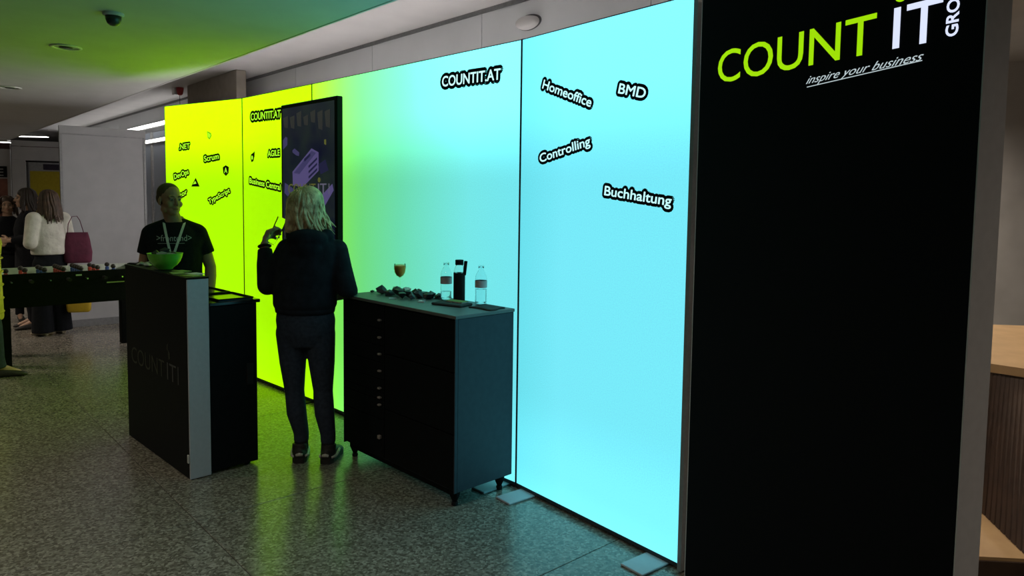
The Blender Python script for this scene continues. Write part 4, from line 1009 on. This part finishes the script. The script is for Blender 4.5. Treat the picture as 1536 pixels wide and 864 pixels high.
# shoes
for hx, fx in ((WL(-1.292,4.325,0),(-0.22,1)),(WL(-1.128,4.315,0),(0.05,1))):
    sm = MB(); shoe_parts(sm, hx, fx, 0.27, 0.056, 0.092)
    f_ = Vector((fx[0],fx[1],0)).normalized(); r_ = Vector((f_.y,-f_.x,0)); h_ = Vector(hx)
    seg(sm, h_+f_*0.06+Vector((0,0,0.05)), h_+f_*0.065+Vector((0,0,0.108)), 0.048, 0.046, ends=False)
    so = obj('shoe', remesh(sm, 0.005, 4, 0.5, 'shoe'), M['shoe_dark'], wo)
    sl_ = MB(); pts = []
    for t, wd in ((-0.006,0.018),(0.0,0.030),(0.03,0.043),(0.09,0.045),(0.15,0.048),(0.20,0.052),(0.245,0.042),(0.272,0.02)): pts.append(h_+f_*t+r_*wd)
    pts2 = [p-2*r_*((p-h_).dot(r_)) for p in pts][::-1]
    sl_.prism([(p.x,p.y) for p in pts+pts2], 0.0, 0.024).build('sole', M['shoe_dark'], so)
    for sd in (-1, 1):
        st = [h_+f_*0.012+r_*sd*0.036+Vector((0,0,0.040)), h_+f_*0.05+r_*sd*0.0475+Vector((0,0,0.036)), h_+f_*0.10+r_*sd*0.0485+Vector((0,0,0.044)), h_+f_*0.14+r_*sd*0.047+Vector((0,0,0.054))]
        MB().tube([tuple(p) for p in st], [0.007,0.009,0.010,0.007], 8, 1.0).build('side_stripe', M['shoe_white'], so, smooth=True)
    MB().tube([tuple(h_-f_*0.0005+r_*0.020+Vector((0,0,0.052))), tuple(h_-f_*0.004+Vector((0,0,0.056))), tuple(h_-f_*0.0005-r_*0.020+Vector((0,0,0.052)))], [0.008,0.011,0.008], 8).build('heel_tab', M['shoe_white'], so, smooth=True)
# hair: cap plus wavy locks to the shoulders
hb = MB()
hx_ = Matrix.Translation(hc) @ Matrix.Rotation(radians(58), 4, 'Z')
cap = MB().ell((0,-0.020,0.040), (0.088,0.104,0.092), 20, 14); cap.ell((0,-0.055,-0.03), (0.080,0.060,0.09), 16, 10)
cap.xf(hx_); hb.add(cap.v, cap.f)
for (dx, dy, z0, z1, r0, r1) in ((0.045,-0.045,1.58,1.46,0.070,0.055),(-0.06,-0.05,1.58,1.45,0.065,0.050),(0.08,-0.01,1.56,1.45,0.05,0.045)):
    seg(hb, (hc.x+dx*0.6, hc.y+dy, z0), (hc.x+dx, hc.y+dy*1.3, z1), r0, r1)
hair = obj('hair', remesh(hb, 0.007, 5, 0.5, 'hair'), M['hair_blonde'], wo)
lk = MB(); rnd = random.Random(21)
for k in range(150):
    a = radians(rnd.uniform(-205, 60))           # around the head; world angle, gap towards the face (left front)
    crown = Vector((hc.x+rnd.uniform(-0.02,0.02), hc.y+rnd.uniform(-0.03,0.01), 1.688+rnd.uniform(-0.008,0.004)))
    dirv = Vector((cos(a), sin(a), 0)); side = Vector((-sin(a), cos(a), 0))
    rr = 0.098+rnd.uniform(-0.004,0.010); flare = 0.060*max(0.0, cos(a-0.5))+0.004
    zend = 1.405+rnd.uniform(-0.035,0.06)-(0.005 if cos(a) > 0 else -0.01); ph_ = rnd.uniform(0,6.28); am = rnd.uniform(0.012,0.030)
    pts = [tuple(crown)]
    nseg = 11
    for i in range(1, nseg+1):
        t = i/nseg
        if t < 0.3: u = t/0.3; rad_ = rr*sin(u*pi/2); z = 1.69-0.085*(1-cos(u*pi/2))
        else: u = (t-0.3)/0.7; rad_ = rr+flare*u*u+0.012*sin(2.6*u+ph_)*u; z = 1.605-(1.605-zend)*u
        p = Vector((hc.x, hc.y-0.008, 0))+dirv*rad_+side*am*sin(8.0*t+ph_)*t+dirv*0.010*sin(10*t+1.7*ph_)*t; p.z = z; pts.append(tuple(p))
    lock(lk, pts, rnd.uniform(0.006,0.015))
lk.build('hair_locks', M['hair_blonde'], wo, smooth=True)
# the tumbler in her hand
rot = ga.to_track_quat('Z', 'Y').to_matrix().to_4x4()
tg = thing('drinking_glass', 'clear tumbler held to the blonde person\'s mouth', 'glass', (gb.x+WO[0], gb.y+WO[1], gb.z))
MB().lathe([(0.001,0.0),(0.024,0.0),(0.026,0.003),(0.033,0.175),(0.0315,0.175),(0.0246,0.008),(0.001,0.008)], 24).xf(rot).build('tumbler_wall', M['thin_glass'], tg, smooth=True)

# ---- man behind the counter (faces the camera)
MO = (-2.545, 5.42, 0)
mrz = radians(203)
mn = thing('person', 'person with cropped hair in black lettered T-shirt and white lanyard behind the counter', 'person', MO, mrz, 'people at the booth')
b = MB()
torso(b, [(0,0,0.80,0.15,0.11),(0,0,0.92,0.165,0.115),(0,0,1.06,0.155,0.105),(0,0.01,1.20,0.165,0.115),(0,0.01,1.32,0.165,0.11),(0,0.0,1.40,0.13,0.08),(0,-0.005,1.45,0.065,0.06)])
mhc = Vector((0.028, 0.045, 1.608))
MMx = head_parts(b, mhc, radians(32), radians(-2), 0.99, neck_to=(0,0.0,1.42))
mJ = {}
for s1, nm in ((1,'R'),(-1,'L')):
    sh = (s1*0.165,0,1.350); elb = (s1*0.245,-0.02,1.09) if s1 < 0 else (s1*0.215,-0.03,1.10); wri = (s1*0.240,0.10,0.86) if s1 < 0 else (s1*0.17,0.16,0.97)
    mJ[nm] = (sh, elb, wri)
    up = Vector(sh).lerp(Vector(elb), 0.55); fa_ = Vector(elb).lerp(Vector(wri), 0.3)
    chain(b, [(sh,0.052),(tuple(up),0.048),(elb,0.041),(tuple(fa_),0.043),(wri,0.028)])
    dirh = (Vector(wri)-Vector(elb)).normalized()
    hand_parts(b, wri, dirh, (-s1*0.9,0.1,-0.2), (0,0.9,0.3), curl=0.3, s=1.0)
    hip = (s1*0.095,0,0.86); kn = (s1*0.10,0.02,0.47); an = (s1*0.105,-0.02,0.09)
    chain(b, [(hip,0.085),(kn,0.052),(an,0.038)]); chain(b, [(an,0.036),((s1*0.11,0.13,0.03),0.026)])
body_m = obj('body', remesh(b, 0.005, 4, 0.5, 'body'), M['skin'], mn)
face_details(mn, MMx, 'hair_dark')
ts = MB()
torso(ts, [(0,0,0.84,0.185,0.135),(0,0,0.95,0.190,0.138),(0,0,1.08,0.188,0.136),(0,0.012,1.20,0.194,0.142),(0,0.012,1.30,0.192,0.134),(0,0.004,1.37,0.165,0.108),(0,-0.004,1.415,0.115,0.085),(0,-0.008,1.440,0.078,0.072)])
for nm in 'RL':
    sh, elb, wri = mJ[nm]; m1 = Vector(sh).lerp(Vector(elb), 0.35); m2 = Vector(sh).lerp(Vector(elb), 0.60)
    seg(ts, sh, m1, 0.064, 0.066); seg(ts, m1, m2, 0.066, 0.068, ends=False)
for s1 in (1,-1): seg(ts, (s1*0.055,-0.005,1.410), (s1*0.155,0.0,1.362), 0.055, 0.062); seg(ts, (s1*0.12,0.02,1.28), (s1*0.165,0.005,1.33), 0.085, 0.066)
tsm = remesh(ts, 0.007, 8, 0.5, 'tshirt')
tee = obj('t_shirt', tsm, M['cloth_black'], mn)
tr = MB()
torso(tr, [(0,0,0.74,0.16,0.12),(0,0,0.86,0.18,0.128),(0,0,0.93,0.178,0.126)])
for s1 in (1,-1): chain(tr, [((s1*0.095,0,0.84),0.102),((s1*0.10,0.02,0.47),0.075),((s1*0.105,-0.02,0.12),0.062)])
obj('trousers', remesh(tr, 0.010, 4, 0.5, 'trousers'), M['cloth_black'], mn)
for s1 in (1,-1):
    sm = MB(); shoe_parts(sm, (s1*0.105,-0.075,0), (s1*0.15,1), 0.28, 0.052, 0.09); obj('shoe', remesh(sm, 0.007, 3, 0.5, 'shoe'), M['shoe_dark'], mn)
# cropped hair
hb = MB(); hb.ell((0,-0.0205,0.044), (0.0782,0.0905,0.0785), 20, 14); hb.ell((0,-0.044,0.005), (0.0770,0.062,0.07), 18, 10)
hb.xf(MMx); obj('cropped_hair', remesh(hb, 0.006, 3, 0.5, 'cropped_hair'), M['hair_crop'], mn)
# things lying on the shirt follow its surface
bvh = BVHTree.FromPolygons([v.co.copy() for v in tsm.vertices], [tuple(p.vertices) for p in tsm.polygons])
def on_chest(x, z, off=0.002):
    h = bvh.ray_cast(Vector((x, 1.0, z)), Vector((0,-1,0)))[0]
    return (x, (h.y if h else 0.12)+off, z)
M['tee_print'] = mat('tee_print_grey', (0.40,0.42,0.42), rough=0.8)
vs, fs = text_mesh('>frontend>', 0.0, 0.02)
x0, x1 = min(v[0] for v in vs), max(v[0] for v in vs); sc = 0.235/(x1-x0)
vs2 = [on_chest(0.118-(v[0]-x0)*sc, 1.300+v[1]*sc*1.25, 0.003+v[2]*0.03) for v in vs]
me = bpy.data.meshes.new('shirt_lettering'); me.from_pydata(vs2, [], fs); me.validate(); me.update()
obj('shirt_lettering', me, M['tee_print'], mn)
ul = [on_chest(0.11-k*0.02, 1.283, 0.003) for k in range(10)]
MB().tube(ul, 0.0016, 5).build('shirt_print_line', M['tee_print'], mn)
sleeve = [(-0.235,0.066,1.235),(-0.262,0.052,1.242)]
# lanyard
def strap(pts, name, m):
    mb = MB(); rings = []
    for k, p in enumerate(pts):
        p = Vector(p); q = Vector(pts[min(k+1,len(pts)-1)]); o_ = Vector(pts[max(k-1,0)]); d = (q-o_).normalized()
        s_ = d.cross(Vector((0,1,0))).normalized() if abs(d.y) < 0.8 else Vector((1,0,0)); w_ = 0.0085; th_ = Vector((0,0.0015,0))
        rings.append([tuple(p-s_*w_-th_), tuple(p+s_*w_-th_), tuple(p+s_*w_+th_), tuple(p-s_*w_+th_)])
    mb.loft(rings); return mb
ly = thing('lanyard', 'white lanyard hanging round the neck of the person behind the counter', 'lanyard', MO, mrz)
rp_ = [(0.072,0.005,1.452)] + [on_chest(0.071-0.047*t, 1.435-0.235*t, 0.006) for t in (0.05,0.2,0.4,0.6,0.8,1.0)]
lp_ = [(-0.072,0.005,1.452)] + [on_chest(-0.071+0.075*t, 1.435-0.235*t, 0.006) for t in (0.05,0.2,0.4,0.6,0.8,1.0)]
strap(rp_, 's', None).build('strap', M['white_cloth'], ly); strap(lp_, 's', None).build('strap', M['white_cloth'], ly)
strap([(0.072,0.005,1.452),(0.05,-0.062,1.470),(0,-0.084,1.476),(-0.05,-0.062,1.470),(-0.072,0.005,1.452)], 's', None).build('neck_strap', M['white_cloth'], ly)
c_ = on_chest(0.012, 1.125, 0.008)
MB().bbox(c_[0]-0.036, c_[0]+0.036, c_[1]-0.002, c_[1]+0.002, 1.075, 1.180, r=0.001).build('badge', M['black_gloss'], ly)
MB().bbox(0.008, 0.018, c_[1]-0.003, c_[1]+0.006, 1.178, 1.205, r=0.001).build('clip', M['steel'], ly)

# ---- standing figures in the background: one builder, own pose and clothes for each
def figure(label, loc, rz, h, top_m, leg_m, hair_m, hair_len, top_len=0.0, head_rot=0.0, arms=('down','down'), step=0.0, skin='skin_far', wide=False, shoes='shoe_dark', sleeves_puff=1.0, torso_w=1.0, extra=None):
    s = h/1.72
    t = thing('person', label, 'person', loc, rz, 'people in the background')
    P = lambda x, y, z: (x*s, y*s, z*s)
    b = MB()
    lv = [(0,0,0.80,0.15,0.10),(0,0,0.92,0.155,0.105),(0,0,1.06,0.135,0.095),(0,0.01,1.20,0.145,0.10),(0,0.01,1.32,0.145,0.095),(0,0.0,1.39,0.11,0.07),(0,-0.005,1.44,0.055,0.055)]
    torso(b, [(x*s,y*s,z*s,rx*s,ry*s) for x,y,z,rx,ry in lv])
    c = Vector(P(0,0.03,1.585)); Mx = head_parts(b, c, head_rot, 0, 0.96*s, neck_to=P(0,0,1.41))
    J = []
    for s1, pose in ((1,arms[0]),(-1,arms[1])):
        sh = P(s1*0.165,0,1.365)
        if pose == 'down': el, wr = P(s1*0.225,-0.02,1.08), P(s1*0.225,0.06,0.84)
        elif pose == 'bent': el, wr = P(s1*0.235,-0.04,1.09), P(s1*0.12,0.20,1.08)
        else: el, wr = P(s1*0.225,0.0,1.08), P(s1*0.16,0.19,1.22)
        J.append((sh, el, wr))
        chain(b, [(sh,0.050*s),(el,0.037*s),(wr,0.026*s)])
        d = (Vector(wr)-Vector(el)).normalized(); hand_parts(b, wr, d, (-s1,0,0), (0,0.7,0.7), curl=0.35, s=0.92*s)
        st = s1*step; hip, kn, an = P(s1*0.09,0,0.84), P(s1*0.095,0.015+0.5*st,0.46), P(s1*0.10,-0.02+st,0.09)
        chain(b, [(hip,0.08*s),(kn,0.05*s),(an,0.035*s)]); chain(b, [(an,0.034*s),(P(s1*0.11,0.12+st,0.03),0.024*s)])
    obj('body', remesh(b, 0.0065, 3, 0.5, 'body'), M[skin], t)
    face_details(t, Mx, hair_m)
    # upper garment
    g = MB(); z0 = 0.93-top_len; tw_ = torso_w
    lv = [(0,0,1.06,0.175*tw_,0.130*tw_),(0,0.01,1.20,0.180*tw_,0.135*tw_),(0,0.01,1.30,0.178,0.125),(0,0.003,1.37,0.150,0.10),(0,-0.004,1.41,0.10,0.08),(0,-0.008,1.435,0.072,0.068)]
    low = [(0,0,z0,0.178*tw_,0.135*tw_),(0,0,z0+0.03,0.186*tw_,0.140*tw_)]
    torso(g, [(x*s,y*s,z*s,rx*s,ry*s) for x,y,z,rx,ry in low+lv])
    for (sh, el, wr) in J:
        p = sleeves_puff; chain(g, [(sh,0.070*s*p),(el,0.058*s*p),(tuple(Vector(el).lerp(Vector(wr),0.6)),0.052*s*p)])
        seg(g, Vector(el).lerp(Vector(wr),0.6), Vector(el).lerp(Vector(wr),0.92), 0.052*s*p, 0.036*s, ends=False)
    obj('top', remesh(g, 0.009, 4, 0.5, 'top'), M[top_m], t)
    # trousers
    q = MB(); torso(q, [(x*s,y*s,z*s,rx*s,ry*s) for x,y,z,rx,ry in [(0,0,0.74,0.155,0.115),(0,0,0.84,0.172,0.122),(0,0,0.95,0.160,0.112)]])
    for s1 in (1,-1):
        if wide:
            chain(q, [(P(s1*0.09,0,0.84),0.098*s),(P(s1*0.10,0.01,0.46),0.098*s)]); seg(q, P(s1*0.10,0.01,0.46), P(s1*0.11,-0.01,0.035), 0.098*s, 0.115*s, ends=False)
        else:
            st = s1*step; chain(q, [(P(s1*0.09,0,0.84),0.095*s),(P(s1*0.095,0.015+0.5*st,0.46),0.066*s),(P(s1*0.10,-0.02+0.9*st,0.16),0.054*s)]); seg(q, P(s1*0.10,-0.02+0.9*st,0.16), P(s1*0.10,-0.02+st,0.08), 0.054*s, 0.054*s, ends=False)
    obj('trousers', remesh(q, 0.010, 4, 0.5, 'trousers'), M[leg_m], t)
    for s1 in (1,-1):
        sm = MB(); shoe_parts(sm, (s1*0.10*s,(-0.075+s1*step)*s,0), (s1*0.12,1), 0.26*s, 0.046, 0.08); obj('shoe', remesh(sm, 0.008, 2, 0.5, 'shoe'), M[shoes], t)
    # hair
    hb = MB(); hb.ell((0,-0.022,0.045), (0.086,0.102,0.088), 18, 12); hb.ell((0,-0.06,-0.03), (0.076,0.052,0.085), 14, 9)
    hb.xf(Mx); hr = obj('hair', remesh(hb, 0.009, 3, 0.5, 'hair'), M[hair_m], t)
    if hair_len > 0:
        lk = MB(); rnd = random.Random(hash(label) % 1000 if False else int(h*1000))
        for k in range(60):
            a = radians(rnd.uniform(150, 390)); dv = Vector((cos(a), sin(a), 0)); sd = Vector((-sin(a), cos(a), 0))
            rr = 0.092+rnd.uniform(0,0.014); ze = -hair_len+rnd.uniform(-0.03,0.05); ph_ = rnd.uniform(0,6.28); am = rnd.uniform(0.008,0.02); pts = [(0,-0.02,0.125)]
            for i in range(1, 11):
                tt = i/10
                if tt < 0.3: u = tt/0.3; ra_ = rr*sin(u*pi/2); z = 0.128-0.09*(1-cos(u*pi/2))
                else: u = (tt-0.3)/0.7; ra_ = rr+0.03*u; z = 0.038+(ze-0.038)*u
                p_ = Vector((0,-0.02,0))+dv*ra_+sd*am*sin(7*tt+ph_)*tt; pts.append((p_.x,p_.y-(0.03*tt if sin(a) < 0 else 0),z))
            lock(lk, pts, rnd.uniform(0.012,0.020))
        lk.xf(Mx).build('hair_locks', M[hair_m], t, smooth=True)
    if extra: extra(t, s, J)
    return t
# cream sweater, wide dark trousers, back turned
def sweater_hem(t, s, J):
    MB().loft([[((0.185 if k in (1,2) else 0.178)*s*cos(2*pi*i/24), (0.142 if k in (1,2) else 0.135)*s*sin(2*pi*i/24), z*s) for i in range(24)] for k, z in enumerate((0.955,0.960,0.980,0.985))]).build('hem_stripe', M['black_rubber'], t)
P3 = (-5.37, 8.33, 0)
figure('person in cream sweater with long brown hair beyond the football table', P3, radians(62), 1.70, 'sweater', 'cloth_black', 'hair_brown', 0.26, arms=('down','bent'), wide=True, shoes='tan_shoe', sleeves_puff=1.2, torso_w=1.08, top_len=-0.02, head_rot=radians(25), extra=sweater_hem)
# maroon shoulder bag
def bagshape(w, d, h, m, strap_pts, name, label, cat, loc, rz, strap_r=0.008):
    t = thing(name, label, cat, loc, rz)
    mb = MB(); rings = []
    for (z, ws, ds_) in ((0,0.82,0.75),(0.02,0.95,0.95),(0.35*h,1.0,1.0),(0.75*h,0.86,0.7),(h,0.72,0.3)):
        rings.append([((w/2)*ws*(abs(cos(a))**0.5)*(1 if cos(a) > 0 else -1), (d/2)*ds_*(abs(sin(a))**0.6)*(1 if sin(a) > 0 else -1), z) for a in [2*pi*i/28 for i in range(28)]])
    mb.loft(rings).build('bag_body', M[m], t, smooth=True)
    for pts in strap_pts: MB().tube(pts, strap_r, 8, 0.5).build('strap', M[m], t, smooth=True)
    return t
bagshape(0.30, 0.14, 0.36, 'maroon', [[(-0.10,-0.02,0.34),(-0.09,-0.02,0.46),(-0.05,-0.01,0.545),(0.0,0,0.552),(0.03,0.01,0.50),(0.07,0.02,0.34)]], 'shoulder_bag', 'maroon shoulder bag on the cream sweater person\'s shoulder', 'bag', (-5.13, 8.475, 0.83), radians(35))
bagshape(0.26, 0.09, 0.28, 'yellow_bag', [[(-0.06,0.02,0.27),(-0.03,0.02,0.55),(0.03,0.02,0.55),(0.06,0.02,0.27)],[(-0.06,-0.02,0.27),(-0.03,-0.02,0.55),(0.03,-0.02,0.55),(0.06,-0.02,0.27)]], 'tote_bag', 'yellow tote bag hanging low behind the football table', 'bag', (-5.09, 8.40, 0.255), radians(20), 0.006)
# dark coat, in profile to the left
figure('person in dark coat facing left, in front of the yellow poster', (-5.88, 8.74, 0), radians(128), 1.72, 'cloth_black', 'cloth_black', 'hair_dark', 0.20, top_len=0.25, arms=('bent','bent'), torso_w=1.1)
# brown-blonde hair, facing the camera
figure('person with light brown hair facing the camera at the left edge', (-6.42, 9.15, 0), radians(215), 1.62, 'cloth_black', 'cloth_black', 'hair_brown', 0.14, arms=('bent','down'))
# yellow quilted coat at the left edge of the picture
def quilt(t, s, J):
    for (sh, el, wr) in J:
        for f0 in (0.15,0.4,0.65,0.9):
            p = Vector(sh).lerp(Vector(el), f0); d = (Vector(el)-Vector(sh)).normalized(); u = d.cross(Vector((0,1,0))).normalized(); v = d.cross(u); r0 = 0.083-0.013*f0
            MB().tube([tuple(p+r0*s*(u*cos(2*pi*i/18)+v*sin(2*pi*i/18))) for i in range(19)], 0.007, 6).build('quilt_seam', M['yellow_coat'], t, smooth=True)
    for z in (0.58,0.70,0.82,0.94,1.06,1.18): 
        MB().tube([(0.222*s*cos(2*pi*i/28), 0.166*s*sin(2*pi*i/28), z*s) for i in range(29)], 0.008, 6).build('quilt_seam', M['yellow_coat'], t, smooth=True)
figure('person in yellow quilted coat cut off by the left picture edge', (-4.705, 6.33, 0), radians(-54), 1.72, 'yellow_coat', 'jeans', 'hair_brown', 0.1, top_len=0.42, arms=('down','down'), step=0.14, torso_w=1.2, sleeves_puff=1.2, extra=quilt)
